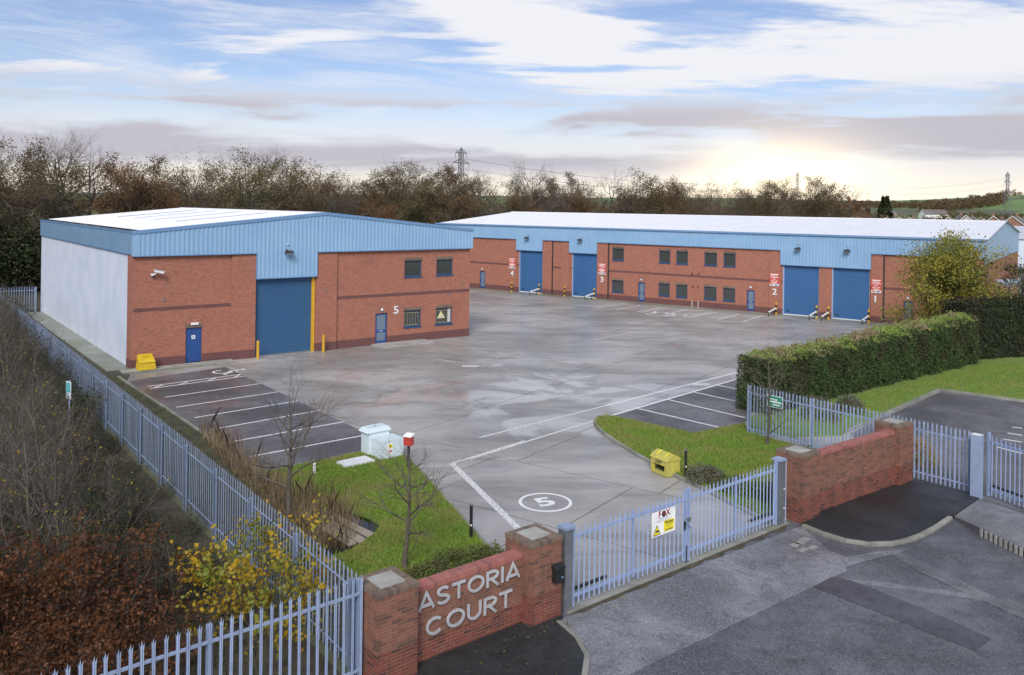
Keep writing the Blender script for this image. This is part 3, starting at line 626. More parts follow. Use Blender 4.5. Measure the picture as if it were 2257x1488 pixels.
def window(root, x0, x1, z0, z1, y, bars=0, barmat='bar_cream', curtain=False):
    w = .075; m = MB(); Y0, Y1 = y, y + .07
    m.box(x0, x0 + w, Y0, Y1, z0, z1).box(x1 - w, x1, Y0, Y1, z0, z1).box(x0 + w, x1 - w, Y0 + .002, Y1, z0, z0 + w + .02).box(x0 + w, x1 - w, Y0 + .002, Y1, z1 - w, z1)
    f = m.build('window', 'frame_blue', root)
    MB().box(x0 + w, x1 - w, y + .030, y + .042, z0 + w + .02, z1 - w).build('pane', 'window_glass', f)
    MB().box(x0 - .05, x1 + .05, -.05, y - .002, z0 - .075, z0 - .002).build('sill', 'frame_blue', f)
    if curtain:
        for a in np.linspace(x1 - w - .22, x1 - w - .06, 3): MB().tube((a, y + .018, z0 + .12), (a, y + .018, z1 - .10), .045, n=6).build('curtain', 'curtain', f)
    for i in range(bars):
        a = x0 + .10 + (x1 - x0 - .30) * i / (bars - 1); MB().tube((a, y - .02, z0 + .14), (a, y - .02, z1 - .18), .007, n=5).build('security_bar', barmat, f)
    if bars:
        for zz in (z0 + .14, z1 - .18): MB().box(x0 + .08, x1 - .18, y - .03, y - .012, zz - .012, zz + .012).build('security_bar', barmat, f)
    return f
def glazed_door(root, x0, x1, z1, y):
    w = .11; m = MB(); m.box(x0, x0 + w, y, y + .06, .1, z1).box(x1 - w, x1, y, y + .06, .1, z1).box(x0 + w, x1 - w, y + .001, y + .06, .1, .28).box(x0 + w, x1 - w, y + .001, y + .06, .86, 1.04).box(x0 + w, x1 - w, y + .001, y + .06, z1 - .1, z1)
    d = m.build('door', 'door_blue', root)
    MB().box(x0 + w, x1 - w, y + .022, y + .034, .28, .86).build('pane', 'door_glass', d); MB().box(x0 + w, x1 - w, y + .022, y + .034, 1.04, z1 - .1).build('pane', 'door_glass', d)
    MB().tube((x1 - .06, y - .05, .95), (x1 - .06, y - .05, 1.2), .014, n=6).build('handle', 'grey_metal', d); MB().box((x0 + x1) / 2 - .13, (x0 + x1) / 2 + .13, y - .006, y, .93, .97).build('letter_plate', 'white_plastic', d)
    return d
def bulkhead(root, x, z):
    m = MB(); m.tube((x, -.005, z), (x, -.06, z), .14, .13, 14); l = m.build('door_light', 'black_plastic', root); MB().tube((x, -.061, z), (x, -.10, z), .115, .085, 14).build('diffuser', 'white_plastic', l)
def floodlight(root_f, x, z, y, label, group):
    o = thing('floodlight', label, 'light', root_f[0] + (0,), root_f[1], group); f = frame(root_f[0], root_f[1]); p = f(x, y); o.location = (p[0], p[1], z)
    m = MB(); m.tube((0, 0, .10), (0, -.30, .06), .025, n=6); m.box(-.06, .06, -.02, .03, .02, .18); m.build('bracket', 'dark_metal', o)
    h = MB(); h.add([(-.26, -.28, -.14), (.26, -.28, -.14), (.22, -.16, .12), (-.22, -.16, .12), (-.26, -.54, -.02), (.26, -.54, -.02), (.22, -.38, .14), (-.22, -.38, .14)], [(0, 3, 2, 1), (4, 5, 6, 7), (0, 1, 5, 4), (1, 2, 6, 5), (2, 3, 7, 6), (3, 0, 4, 7)]); h.build('housing', 'dark_metal', o)
    MB().add([(-.22, -.315, -.140), (.22, -.315, -.140), (.22, -.525, -.045), (-.22, -.525, -.045)], [(0, 1, 2, 3), (3, 2, 1, 0)][:1]).build('lens', 'lamp_glass', o)
    MB().tube((0, -.02, .55), (0, -.12, .50), .045, .05, 8).build('sensor', 'white_plastic', o); return o

# --- the detached unit
U5 = thing('warehouse', 'detached red brick warehouse with pale left side wall and white 5 by its door', 'building', (*B5O, 0), B5A)
LEN, DEP = 23.95, 32.0
ridge = lambda x: 9.27 - abs(x - 12.0) / 12.0 * 1.17
op5 = [(3.01, 3.98, 0, 2.2), (7.30, 11.40, 0, 5.06), (15.95, 16.92, .1, 2.2), (18.24, 19.69, 4.66, 5.86), (20.95, 22.41, 4.68, 5.86), (18.24, 19.69, 1.04, 2.26), (20.95, 22.41, 1.03, 2.26)]
facade(U5, 'front_wall', 'wall_brick', 0, LEN, 0, 6.8, op5)
def skin(root, name, mat, x0, x1, z0, z1, ops, y):
    cuts = sorted([(max(o[0], x0), min(o[1], x1)) for o in ops if o[2] < z1 and o[3] > z0 and o[1] > x0 and o[0] < x1]); a = x0
    for c in cuts + [(x1, x1)]:
        if c[0] - a > .02: MB().box(a, c[0], y, 0.05, z0, z1).build(name, mat, root)
        a = max(a, c[1])
piers5 = [(5.74, 7.28), (11.44, 12.92)]
block = op5 + [(a, b, 0, 6.8) for a, b in piers5]
skin(U5, 'plinth', 'plinth_brick', 0.0, LEN + .006, -.02, .56, block, -.012); skin(U5, 'string_course', 'plinth_brick', 0.0, LEN, 3.36, 3.57, block, -.008)
for a, b in piers5:
    p = MB().box(a, b, -.13, .02, .55, 6.72).build('pier', 'wall_brick', U5); MB().box(a - .006, b + .006, -.142, .02, -.02, .55).build('plinth', 'plinth_brick', p); MB().box(a, b, -.16, .02, 6.50, 6.60).build('corbel', 'brick_brown', p)
cp = MB().box(-.10, .02, -.004, 1.05, .56, 6.72).build('corner_pier', 'wall_brick', U5); MB().box(-.115, .02, -.014, 1.06, -.02, .56).build('plinth', 'plinth_brick', cp)
MB().box(-.03, .15, 1.06, DEP, -.02, 6.80).build('side_wall', 'white_sheet', U5)
MB().box(LEN - .1, LEN, .22, DEP, 0, 6.8).build('side_wall', 'wall_brick', U5); MB().box(.15, LEN - .1, DEP - .1, DEP, 0, 6.8).build('rear_wall', 'wall_brick', U5)
zb5 = lambda x: 5.06 if 7.30 < x < 11.40 else 6.68
ribbed(U5, 'front_cladding', 'blue_sheet', .28, LEN + .12, zb5, lambda x: ridge(x), -.20, breaks=(7.30, 11.40))
MB().box(.0 - .15, .28, -.235, .05, 6.68, 8.10).build('corner_flashing', 'blue_sheet', U5)
m = MB()
for a, b, z in ((-.15, 7.30, 6.68), (11.40, LEN + .13, 6.68)): m.box(a, b, -.245, 0.0, z - .06, z)
m.box(7.30, 11.40, -.245, .10, 5.0, 5.06); m.box(7.27, 7.30, -.246, .1, 5.0, 6.68); m.box(11.40, 11.43, -.246, .1, 5.0, 6.68); m.build('drip_flashing', 'blue_trim', U5)
n = int(31 / .3); m = MB(); y0 = .05
for i in range(n):
    a = y0 + i * 31.9 / n; b = a + 31.9 / n * .5; c = y0 + (i + 1) * 31.9 / n
    m.add([(-.15, a, 6.78), (-.15, b, 6.78), (-.15, b, 8.10), (-.15, a, 8.10)], [(3, 2, 1, 0)]); m.add([(-.15, b, 6.78), (-.142, b + .02, 6.78), (-.142, c, 6.78), (-.142, c, 8.1), (-.142, b + .02, 8.1), (-.15, b, 8.1)], [(5, 4, 1, 0), (4, 3, 2, 1)])
m.build('side_cladding', 'blue_sheet', U5); MB().box(-.16, .0, .06, DEP, 6.72, 6.78).build('drip_flashing', 'blue_trim', U5)
m = MB()
for a, b in ((-.18, 12.0), (12.0, LEN + .18)): m.add([(a, -.27, ridge(a) - .16), (b, -.27, ridge(b) - .16), (b, -.27, ridge(b) + .04), (a, -.27, ridge(a) + .04), (a, .12, ridge(a) - .16), (b, .12, ridge(b) - .16), (b, .12, ridge(b) + .04), (a, .12, ridge(a) + .04)], [(0, 1, 2, 3), (3, 2, 6, 7), (0, 4, 5, 1), (4, 7, 6, 5), (0, 3, 7, 4), (1, 5, 6, 2)])
m.build('verge_trim', 'blue_trim', U5); MB().box(LEN + .0, LEN + .13, -.2, .06, 6.68, 8.08).build('corner_flashing', 'blue_sheet', U5)
m = MB(); y = .12
while y < DEP:
    for q in ((0.55, 12.0), (12.0, LEN)):
        r = [(y, 0), (y + .24, 0), (y + .27, .035), (y + .33, .035)] + [(y + .36, 0)]
        for (ya, ha), (yb, hb) in zip(r, r[1:]): m.add([(q[0], ya, ridge(q[0]) + ha - .02), (q[1], ya, ridge(q[1]) + ha - .02), (q[1], yb, ridge(q[1]) + hb - .02), (q[0], yb, ridge(q[0]) + hb - .02)], [(0, 1, 2, 3)])
    y += .36
rf = m.build('roof', 'roof_sheet', U5); MB().box(11.8, 12.2, .13, DEP, 9.25, 9.31).build('ridge_cap', 'roof_sheet', rf)
for y in (6.5, 12.0, 17.5, 23.0): 
    a, b = 4.2, 10.6; MB().add([(a, y, ridge(a) + .02), (b, y, ridge(b) + .02), (b, y + .09, ridge(b) + .02), (a, y + .09, ridge(a) + .02), (a, y, ridge(a) + .045), (b, y, ridge(b) + .045), (b, y + .09, ridge(b) + .045), (a, y + .09, ridge(a) + .045)], [(0, 3, 2, 1), (4, 5, 6, 7), (0, 1, 5, 4), (1, 2, 6, 5), (2, 3, 7, 6), (3, 0, 4, 7)]).build('roof_seam', 'galvanised_dull', rf)
gt = MB().box(-.13, .0, .13, DEP, 7.98, 8.09).box(.0, .55, .13, DEP, 7.86, 7.92).box(-.17, -.13, .12, DEP, 7.97, 8.13).build('gutter', 'blue_trim', U5); MB().box(.05, .5, .14, DEP - .1, 7.921, 7.93).build('gutter_lining', 'dark_metal', gt)
d = MB().box(3.06, 3.93, .09, .15, .1, 2.16).build('door', 'door_blue', U5); MB().box(3.01, 3.06, .06, .18, .05, 2.2).box(3.93, 3.98, .06, .18, .05, 2.2).box(3.06, 3.93, .06, .18, 2.16, 2.2).build('frame', 'frame_blue', d); MB().box(3.38, 3.60, .08, .088, 1.5, 1.72).build('door_notice', 'sign_white', d)
MB().box(3.43, 3.55, .076, .08, 1.57, 1.65).build('notice_print', 'print_blue', d)
MB().box(2.98, 4.01, -.012, .03, 2.2, 2.42).build('lintel', 'brick_weathered', U5); l = MB().box(3.30, 3.76, -.06, -.01, 2.36, 2.50).build('door_light', 'white_plastic', U5); MB().box(3.33, 3.73, -.085, -.06, 2.38, 2.48).build('diffuser', 'sign_white', l)
sh = shutter(U5, 7.36, 11.18, 5.0, .16, 'shutter_teal'); MB().box(11.18, 11.38, .04, .22, 0, 5.0).build('door_guide', 'yellow_paint', sh); MB().box(7.30, 7.36, .06, .22, 0, 5.0).build('door_guide', 'dark_metal', sh)
glazed_door(U5, 15.98, 16.89, 2.18, .08); bulkhead(U5, 16.43, 2.46); put_text('unit_number', '5', .78, 'white_plastic', U5, 17.58, -.03, 2.34, .03, .012, sx=1.25)
for o, bars in zip(op5[3:], (0, 0, 6, 6)):
    window(U5, o[0] + .01, o[1] - .01, o[2] + .01, o[3] - .01, .10, bars, curtain=(o[0] > 20 and o[2] < 3))
    MB().box(o[0] - .02, o[1] + .02, -.010, .03, o[3], o[3] + .21).build('lintel', 'brick_weathered', U5)
for x, z in ((1.75, 3.95), (12.05, 4.05), (22.0, 3.2), (23.3, 4.0)): MB().box(x - .07, x + .07, -.16 if 11.4 < x < 12.9 else -.04, .01, z - .06, z + .06).build('wall_vent', 'grey_metal', U5)
s = thing('warning_sign', 'yellow triangular warning sign in the barred ground floor window', 'sign', (*b5(21.45, .075), 1.72), B5A)
MB().plate([(-.34, -.22), (.34, -.22), (0, .32)], -.012, 0).build('board', 'sign_pale_yellow', s); MB().plate([(-.20, -.17), (.20, -.17), (.13, -.05), (-.13, -.05)], -.017, -.012).plate([(-.06, .02), (.06, .02), (0, .15)], -.017, -.012).build('symbol', 'print_grey', s)
floodlight((B5O, B5A), 9.29, 6.68, -.235, 'floodlight on the blue gable above the teal roller shutter', 'floodlights on the warehouses')
c = thing('security_camera', 'white bullet camera bracketed to the brick beside the blue door', 'camera', (*b5(1.05, -.02), 5.55), B5A)
MB().tube((0, 0, -.05), (0, -.08, -.05), .11, n=12).build('base', 'black_plastic', c); MB().tube((0, -.08, -.05), (0, -.26, -.02), .035, n=8).tube((0, -.26, -.02), (.12, -.30, .10), .035, n=8).box(-.14, .0, -.22, -.1, -.08, .06).build('arm', 'white_plastic', c)
bd = MB().tube((.02, -.28, .20), (.52, -.42, .09), .085, n=12).build('body', 'white_plastic', c); MB().tube((.51, -.417, .092), (.525, -.421, .089), .06, n=10).build('lens', 'black_plastic', bd); MB().add([(.0, -.19, .29), (.58, -.35, .17), (.55, -.53, .16), (-.03, -.37, .28), (.0, -.19, .305), (.58, -.35, .185), (.55, -.53, .175), (-.03, -.37, .295)], [(0, 3, 2, 1), (4, 5, 6, 7), (0, 1, 5, 4), (1, 2, 6, 5), (2, 3, 7, 6), (3, 0, 4, 7)]).build('sunshield', 'white_plastic', bd)
for x, which in ((7.28, 'left'), (11.75, 'right')):
    p = b5(x, -.62); bo = thing('bollard', 'plain yellow bollard at the %s jamb of the teal roller shutter' % ('blue door' if which == 'left' else 'yellow'), 'bollard', (*p, 0), 0, 'yellow bollards at the teal shutter')
    bo['label'] = 'plain yellow bollard between blue door and teal roller shutter' if which == 'left' else 'plain yellow bollard by yellow jamb of teal roller shutter'
    MB().tube((0, 0, -.05), (0, 0, 1.12), .085, n=12).build('post', 'yellow_paint', bo); MB().tube((0, 0, 1.12), (0, 0, 1.16), .085, .04, 12).build('cap', 'yellow_paint', bo)

# --- the terrace
TR = thing('warehouse_terrace', 'long brick and blue clad terrace of four warehouse units with white roof', 'building', (*LBO, 0), LBA)
X0, X1, D2 = -5.43, 54.13, 32.0
win = [(19.16, 20.56), (24.63, 25.88), (26.55, 27.81), (29.58, 30.89), (31.56, 32.79)]
doors = [(1.31, 2.14), (22.28, 23.06), (33.96, 34.74), (47.95, 48.72)]
shut = [(7.02, 10.26, 4.86), (14.15, 17.32, 4.86), (37.42, 40.76, 4.74), (41.90, 45.16, 4.74)]
drops = [(6.72, 10.30, 4.86), (13.88, 17.36, 4.86), (37.25, 45.27, 4.74)]
opT = [(a, b, 4.22, 5.50) for a, b in win] + [(a, b, .83, 2.12) for a, b in win] + [(a, b, .05, 2.08) for a, b in doors] + [(a, b, 0, z) for a, b, z in shut]
facade(TR, 'front_wall', 'wall_brick', X0, X1, 0, 6.2, opT)
piersT = [(5.62, 6.72), (10.32, 11.55), (12.75, 13.86), (17.37, 18.67), (36.18, 37.24), (45.29, 46.28)]
blk = opT + [(a, b, 0, 6.2) for a, b in piersT]
skin(TR, 'plinth', 'plinth_brick', X0, X1, -.02, .55, blk, -.012); skin(TR, 'string_course', 'plinth_brick', X0, X1, 2.98, 3.18, blk, -.008)
for a, b in piersT:
    p = MB().box(a, b, -.11, .02, .55, 6.15).build('pier', 'wall_brick', TR); MB().box(a - .006, b + .006, -.122, .02, -.02, .55).build('plinth', 'plinth_brick', p); MB().box(a, b, -.135, .02, 5.92, 6.02).build('corbel', 'brick_brown', p)
for x in (18.75, 11.62, 46.36, -.6): MB().box(x - .05, x + .05, -.10, -.002, .1, 6.1).build('downpipe', 'dark_metal', TR)
rz = lambda y: 9.07 - abs(y - 16.0) / 16.0 * 1.42
zbT = lambda x: next((z for a, b, z in drops if a < x < b), 6.12)
ribbed(TR, 'front_cladding', 'blue_sheet', X0 - .1, X1 + .02, zbT, lambda x: 7.62, -.16, .30, .035, breaks=[v for q in drops for v in q[:2]])
m = MB(); e = X0 - .1
for a, b, z in drops: m.box(e, a, -.205, 0.0, 6.06, 6.12); m.box(a, b, -.205, .08, z - .06, z); m.box(a - .03, a, -.206, .05, z - .06, 6.12); m.box(b, b + .03, -.206, .05, z - .06, 6.12); e = b
m.box(e, X1 + .02, -.205, 0.0, 6.06, 6.12); m.build('drip_flashing', 'blue_trim', TR)
m = MB(); m.box(X0 - .12, X1 + .1, -.30, -.10, 7.56, 7.66).box(X0 - .12, X1 + .1, -.31, -.285, 7.52, 7.69); m.build('gutter', 'blue_trim', TR)
m = MB(); x = X0
while x < X1:
    r = [(x, 0), (x + .22, 0), (x + .25, .035), (x + .31, .035), (min(x + .34, X1 + .05), 0)]
    for q in ((-.12, 16.0), (16.0, D2)):
        for (xa, ha), (xb, hb) in zip(r, r[1:]): m.add([(xa, q[0], rz(q[0]) + ha), (xb, q[0], rz(q[0]) + hb), (xb, q[1], rz(q[1]) + hb), (xa, q[1], rz(q[1]) + ha)], [(0, 1, 2, 3)])
    x += .34
rf = m.build('roof', 'roof_sheet', TR); MB().box(X0, X1, 15.8, 16.2, 9.06, 9.12).build('ridge_cap', 'roof_sheet', rf)
def gable(root, x0, x1, z0, name, mat):
    P = [(-.12, z0), (D2, z0), (D2, rz(D2) - .01), (16, rz(16) - .01), (-.12, rz(-.12) - .01)]; n = 5
    return MB().add([(x0, *p) for p in P] + [(x1, *p) for p in P], [tuple(range(n))[::-1], tuple(range(n, 2 * n))] + [(i, (i + 1) % n, n + (i + 1) % n, n + i) for i in range(n)]).build(name, mat, root)
gable(TR, X1 - .05, X1 + .06, 5.6, 'gable_cladding', 'blue_sheet'); gable(TR, X0 - .06, X0 + .05, 5.6, 'gable_cladding', 'blue_sheet')
for a in (X0, X1 - .2): MB().box(a, a + .2, .22, D2, 0, 5.6).build('end_wall', 'wall_brick', TR)
MB().box(X0 + .2, X1 - .2, D2 - .2, D2, 0, 7.6).build('rear_wall', 'wall_brick', TR)
for a, b, z in shut:
    s = shutter(TR, a + .12, b - .04, z - .05, .14, 'shutter_blue'); MB().box(a, a + .12, .03, .2, 0, z - .05).build('door_guide', 'galvanised', s); MB().box(b - .04, b, .03, .2, 0, z - .05).build('door_guide', 'galvanised', s); MB().box(a + .35, a + .65, .10, .12, .32, .42).build('handle', 'black_plastic', s)
MB().box(40.78, 41.88, -.03, .02, .55, 4.68).build('centre_pier', 'wall_brick', TR)
for i, (a, b) in enumerate(win):
    for z0, z1 in ((4.23, 5.49), (.84, 2.11)):
        window(TR, a + .01, b - .01, z0, z1, .10); MB().box(a - .02, b + .02, -.009, .03, z1 + .01, z1 + .22).build('lintel', 'brick_weathered', TR)
for a, b in doors: glazed_door(TR, a + .02, b - .02, 2.06, .08); bulkhead(TR, (a + b) / 2, 2.36)
for x, t in ((6.12, '4'), (18.02, '3'), (36.70, '2'), (45.68, '1')): put_text('unit_number', t, .80, 'white_plastic', TR, x, -.125, 2.07, .03, .012, sx=1.2)
for x, z in ((28.4, 2.05), (28.95, 2.0), (28.3, 3.3), (29.0, 3.35)): MB().box(x - .07, x + .07, -.05, .01, z - .07, z + .07).build('wall_vent', 'dark_metal', TR)
for x in (28.35, 29.0): MB().tube((x, -.05, 0.0), (x, -.05, .62), .03, n=6).build('pipe', 'white_plastic', TR)
area = {'2': '3,893', '1': '3,021'}
for x0, x1, t in ((5.66, 6.56, '4'), (17.57, 18.45, '3'), (36.22, 37.10, '2'), (45.33, 46.15, '1')):
    p = lb((x0 + x1) / 2, -.135); s = thing('letting_board', 'red letting board with white print above the white number %s' % t, 'sign', (*p, 3.25), LBA, 'letting boards on the terrace')
    w, h = (x1 - x0) / 2, .60; MB().box(-w, w, -.02, .02, -h, h).build('board', 'sign_red', s)
    MB().box(-w, w, -.024, -.02, -h, -h + .20).build('foot_panel', 'sign_white', s); MB().box(.02, w - .06, -.027, -.024, -h + .05, -h + .15).build('logo', 'print_blue', s); MB().box(-w + .05, -.08, -.027, -.024, -h + .07, -h + .16).build('logo', 'print_maroon', s)
    for z, tx, sz in ((.22, 'Warehouse', .17), (.06, 'Unit', .17)) + (((-.12, area[t] + ' sq.ft', .15),) if t in area else ()): put_text('print', tx, sz, 'sign_white', s, 0, -.023, z, .004, .002)
    for z, q, hh in ((.50, .9, .035), (.35, .7, .025), (-.29, .55, .03)) + (() if t in area else ((-.12, .85, .05),)): MB().box(-w * q, w * q, -.024, -.02, z - hh, z + hh).build('print_line', 'sign_white', s)
for x, n in ((8.35, 'the number 4 shutter'), (15.39, 'the number 3 shutter'), (38.93, 'the number 2 shutter'), (43.31, 'the number 1 shutter')):
    floodlight((LBO, LBA), x, 6.26, -.20, 'floodlight on the blue cladding above ' + n, 'floodlights on the warehouses')
def striped_bollard(x, where, rail, dx=0.0):
    p = lb(x, -.85); o = thing('bollard', 'yellow and black striped bollard %s' % where, 'bollard', (*p, 0), LBA, 'striped bollards at the terrace')
    for i in range(5): MB().tube((0, 0, i * .24 - (.05 if i == 0 else 0)), (0, 0, (i + 1) * .24), .085 - .0008 * (i % 2), n=12).build('band', ('yellow_paint', 'print_black')[i % 2], o)
    if rail:
        q = thing('guard_rail', 'white tubular guard rail sticking out %s' % where.replace('at the', 'from the').replace('of the', 'of the'), 'guard rail', (*lb(x - .02, -.98), 0), LBA, 'guard rails at the terrace doors')
        MB().tube((0, 0, .62), (-.15, -1.55, .38), .075, n=12).build('tube', 'white_plastic', q); MB().tube((-.145, -1.50, -.02), (-.145, -1.50, .34), .035, n=8).build('leg', 'dark_metal', q); MB().tube((-.03, -.35, -.02), (-.03, -.35, .52), .035, n=8).build('leg', 'dark_metal', q); MB().tube((-.15, -1.55, .38), (-.152, -1.57, .377), .06, n=10).build('end_cap', 'black_plastic', q)
for x, wh, rl in ((6.62, 'at the left jamb of the number 4 shutter', 0), (10.40, 'at the right jamb of the number 4 shutter', 1), (13.75, 'at the left jamb of the number 3 shutter', 0), (17.50, 'at the right jamb of the number 3 shutter', 1), (37.10, 'at the left jamb of the number 2 shutter', 1), (40.80, 'at the right jamb of the number 2 shutter', 1), (41.85, 'at the left jamb of the number 1 shutter', 1), (45.30, 'at the right jamb of the number 1 shutter', 1)):
    striped_bollard(x, wh, rl)

# ------------------------------------------------------------------ brick pillars and walls at the gate
BRICKS = {}
def brick_mesh(l, d, h, mat):
    k = (round(l, 4), round(d, 4), round(h, 4), mat)
    if k not in BRICKS:
        m = MB(); b = .004; x, y, z = l / 2, d / 2, h / 2
        m.add([(-x, -y + b, -z), (x, -y + b, -z), (x, y, -z), (-x, y, -z), (-x, -y + b, z), (x, -y + b, z), (x, y, z), (-x, y, z), (-x + b, -y, -z + b), (x - b, -y, -z + b), (x - b, -y, z - b), (-x + b, -y, z - b)],
              [(3, 2, 1, 0), (4, 5, 6, 7), (1, 2, 6, 5), (2, 3, 7, 6), (3, 0, 4, 7), (8, 9, 10, 11), (0, 1, 9, 8), (1, 5, 10, 9), (5, 4, 11, 10), (4, 0, 8, 11)])
        BRICKS[k] = mesh_data('brick', m.v, m.f, mat)
    return BRICKS[k]
class Stuff:
    def __init__(s): s.d = {}
    def add(s, me, M):
        v = np.empty(len(me.vertices) * 3); me.vertices.foreach_get('co', v); v = v.reshape(-1, 3); R = np.array(M)
        mat = me.materials[0].name; mb = s.d.setdefault(mat, MB()); mb.add(v @ R[:3, :3].T + R[:3, 3], [tuple(p.vertices) for p in me.polygons])
    def build(s, parent):
        for mat, mb in s.d.items(): struct(mb.build('brickwork', mat, parent), 'stuff')
COURSE, BD = .0755, .10
def face_bricks(root, n_single, st, W, z0, courses, low, place, inset_even, inset_odd, mats=('brick_red', 'brick_brown'), rnd=None, unit=.2375):
    """brickwork of one wall face; place(u, z) gives location and rotation for a brick centred at distance u along the face"""
    for c in range(courses):
        ins = inset_even if c % 2 == 0 else inset_odd; a, b = ins, W - ins; z = z0 + c * COURSE + COURSE / 2 - .005; mat = mats[0] if c < low else mats[1]
        cuts = [a]; u = a + (unit if (c % 2 == 0 or inset_odd > 0) else unit / 2)
        while u < b - .06: cuts.append(u); u += unit
        cuts.append(b + .010)
        for p, q in zip(cuts, cuts[1:]):
            l = q - p - .010
            if l < .03: continue
            me = brick_mesh(l, BD, COURSE - .0105, mat); loc, rz = place((p + q - .010) / 2, z)
            loc = (loc[0] + rnd.uniform(-.002, .002), loc[1] + rnd.uniform(-.002, .002), loc[2])
            if n_single[0] > 0: link('brick', me, root, loc, rz); n_single[0] -= 1
            else: st.add(me, Matrix.Translation(loc) @ Matrix.Rotation(rz, 4, 'Z'))
def pillar(name, o, deg, W, H, label, seed):
    rnd = random.Random(seed); p = thing('gate_pillar', label, 'pillar', (*o, 0), deg, 'brick gate pillars')
    n = int((H - .10) / COURSE); top = n * COURSE
    MB().box(.006, W - .006, .006, W - .006, -.05, top).build('mortar_core', 'mortar', p); st = Stuff(); left = [290]
    front = lambda u, z: ((u, BD / 2, z), 0.0); side = lambda u, z: ((BD / 2, W - u, z), -math.pi / 2); right = lambda u, z: ((W - BD / 2, u, z), math.pi / 2); back = lambda u, z: ((W - u, W - BD / 2, z), math.pi)
    face_bricks(p, left, st, W, 0, n, 10, front, 0.0, BD + .01, rnd=rnd); face_bricks(p, left, st, W, 0, n, 10, side, BD + .01, 0.0, rnd=rnd)
    z = [0]; face_bricks(p, z, st, W, 0, n, 10, right, BD + .01, 0.0, rnd=rnd); face_bricks(p, z, st, W, 0, n, 10, back, 0.0, BD + .01, rnd=rnd); st.build(p)
    # capping: bricks on edge round a stone plate
    cz = top - .004; k = 11; w = (W + .03) / k
    for i in range(k):
        u = -.015 + (i + .5) * w
        for loc, rz in (((u, .10, cz + .055), 0.0), ((u, W - .10, cz + .055), math.pi)):
            link('cap_brick', brick_mesh(w - .008, .225, .10, 'brick_weathered'), p, loc, rz)
        if .235 < u < W - .235:
            for loc, rz in (((.10, u, cz + .0545), -math.pi / 2), ((W - .10, u, cz + .0545), math.pi / 2)): link('cap_brick', brick_mesh(w - .008, .225, .10, 'brick_weathered'), p, loc, rz)
    MB().box(.0, W, .0, W, cz - .002, cz + .085).build('mortar_bed', 'mortar', p)
    MB().box(.20, W - .20, .20, W - .20, cz + .08, cz + .135).build('stone_plate', 'stone_cap', p); return p
def wall(o, deg, x0, x1, y, H, label, cat, low, seed, courses_dark=True, thick=.33):
    rnd = random.Random(seed); w = thing('brick_wall', label, cat, (*o, 0), deg); n = int((H - .11) / COURSE); top = n * COURSE; L = x1 - x0
    MB().box(x0, x1, y + .006, y + thick - .006, -.05, top).build('mortar_core', 'mortar', w); st = Stuff(); left = [285]
    face_bricks(w, left, st, L, 0, n, low, lambda u, z: ((x0 + u, y + BD / 2, z), 0.0), 0.0, 0.0, rnd=rnd)
    face_bricks(w, [0], st, L, 0, n, low, lambda u, z: ((x1 - u, y + thick - BD / 2, z), math.pi), 0.0, 0.0, rnd=rnd); st.build(w)
    MB().box(x0, x1, y + .01, y + thick - .01, top, top + .09).build('mortar_bed', 'mortar', w); k = int(L / .085)
    for i in range(k): link('coping_brick', brick_mesh(L / k - .007, thick + .02, .105, 'brick_coping'), w, (x0 + (i + .5) * L / k, y + thick / 2, top + .055), 0.0)
    return w
pillar('gate_pillar', g1(-4.12, 0), G1A, .99, 2.02, 'brick gate pillar between the palisade fence and the lettered wall', 1)
pillar('gate_pillar', g1(0, 0), G1A, .97, 2.02, 'brick gate pillar with a small black box mounted on its front', 2)
pillar('gate_pillar', g2(0, 0), G2A, .97, 2.14, 'brick gate pillar at the hinge of the gate leaf without the sign', 3)
pillar('gate_pillar', g2(5.94, 0), G2A, .96, 2.28, 'brick pillar at the end of the plain wall against the palisade fence', 4)
SIGN_WALL = wall(G1O, G1A, -3.13, 0, .32, 1.74, 'low brick wall carrying large silver letters', 'sign wall', 7, 5)
wall(G2O, G2A, .97, 5.94, .16, 2.03, 'plain low brick wall with pink coping between two brick pillars', 'wall', 10, 6)

# silver letters drawn as strokes
def stroke(m, pts, w, y0, y1, closed=False):
    P = [Vector(p) for p in pts]; n = len(P); off = []
    for i in range(n):
        a = P[i - 1] if (i > 0 or closed) else None; b = P[(i + 1) % n] if (i < n - 1 or closed) else None
        d1 = (P[i] - a).normalized() if a is not None else None; d2 = (b - P[i]).normalized() if b is not None else None
        d1 = d1 or d2; d2 = d2 or d1; t = (d1 + d2).normalized(); nn = Vector((-t.y, t.x)); c = max(.5, nn.dot(Vector((-d1.y, d1.x)))); off.append(nn * (w / 2 / c))
    vs = []
    for p, o in zip(P, off):
        for q in (p - o, p + o): vs += [(q.x, y0, q.y), (q.x, y1, q.y)]
    fs = []; k = n if closed else n - 1
    for i in range(k):
        a, b = 4 * i, 4 * ((i + 1) % n); fs += [(a, b, b + 2, a + 2), (a + 1, a + 3, b + 3, b + 1), (a, a + 1, b + 1, b), (a + 2, b + 2, b + 3, a + 3)]
    if not closed: fs += [(0, 2, 3, 1), (4 * n - 4, 4 * n - 3, 4 * n - 1, 4 * n - 2)]
    m.add(vs, fs)
def arc(cx, cz, rx, rz, a0, a1, n=20): return [(cx + rx * math.cos(math.radians(a0 + (a1 - a0) * i / n)), cz + rz * math.sin(math.radians(a0 + (a1 - a0) * i / n))) for i in range(n + 1)]
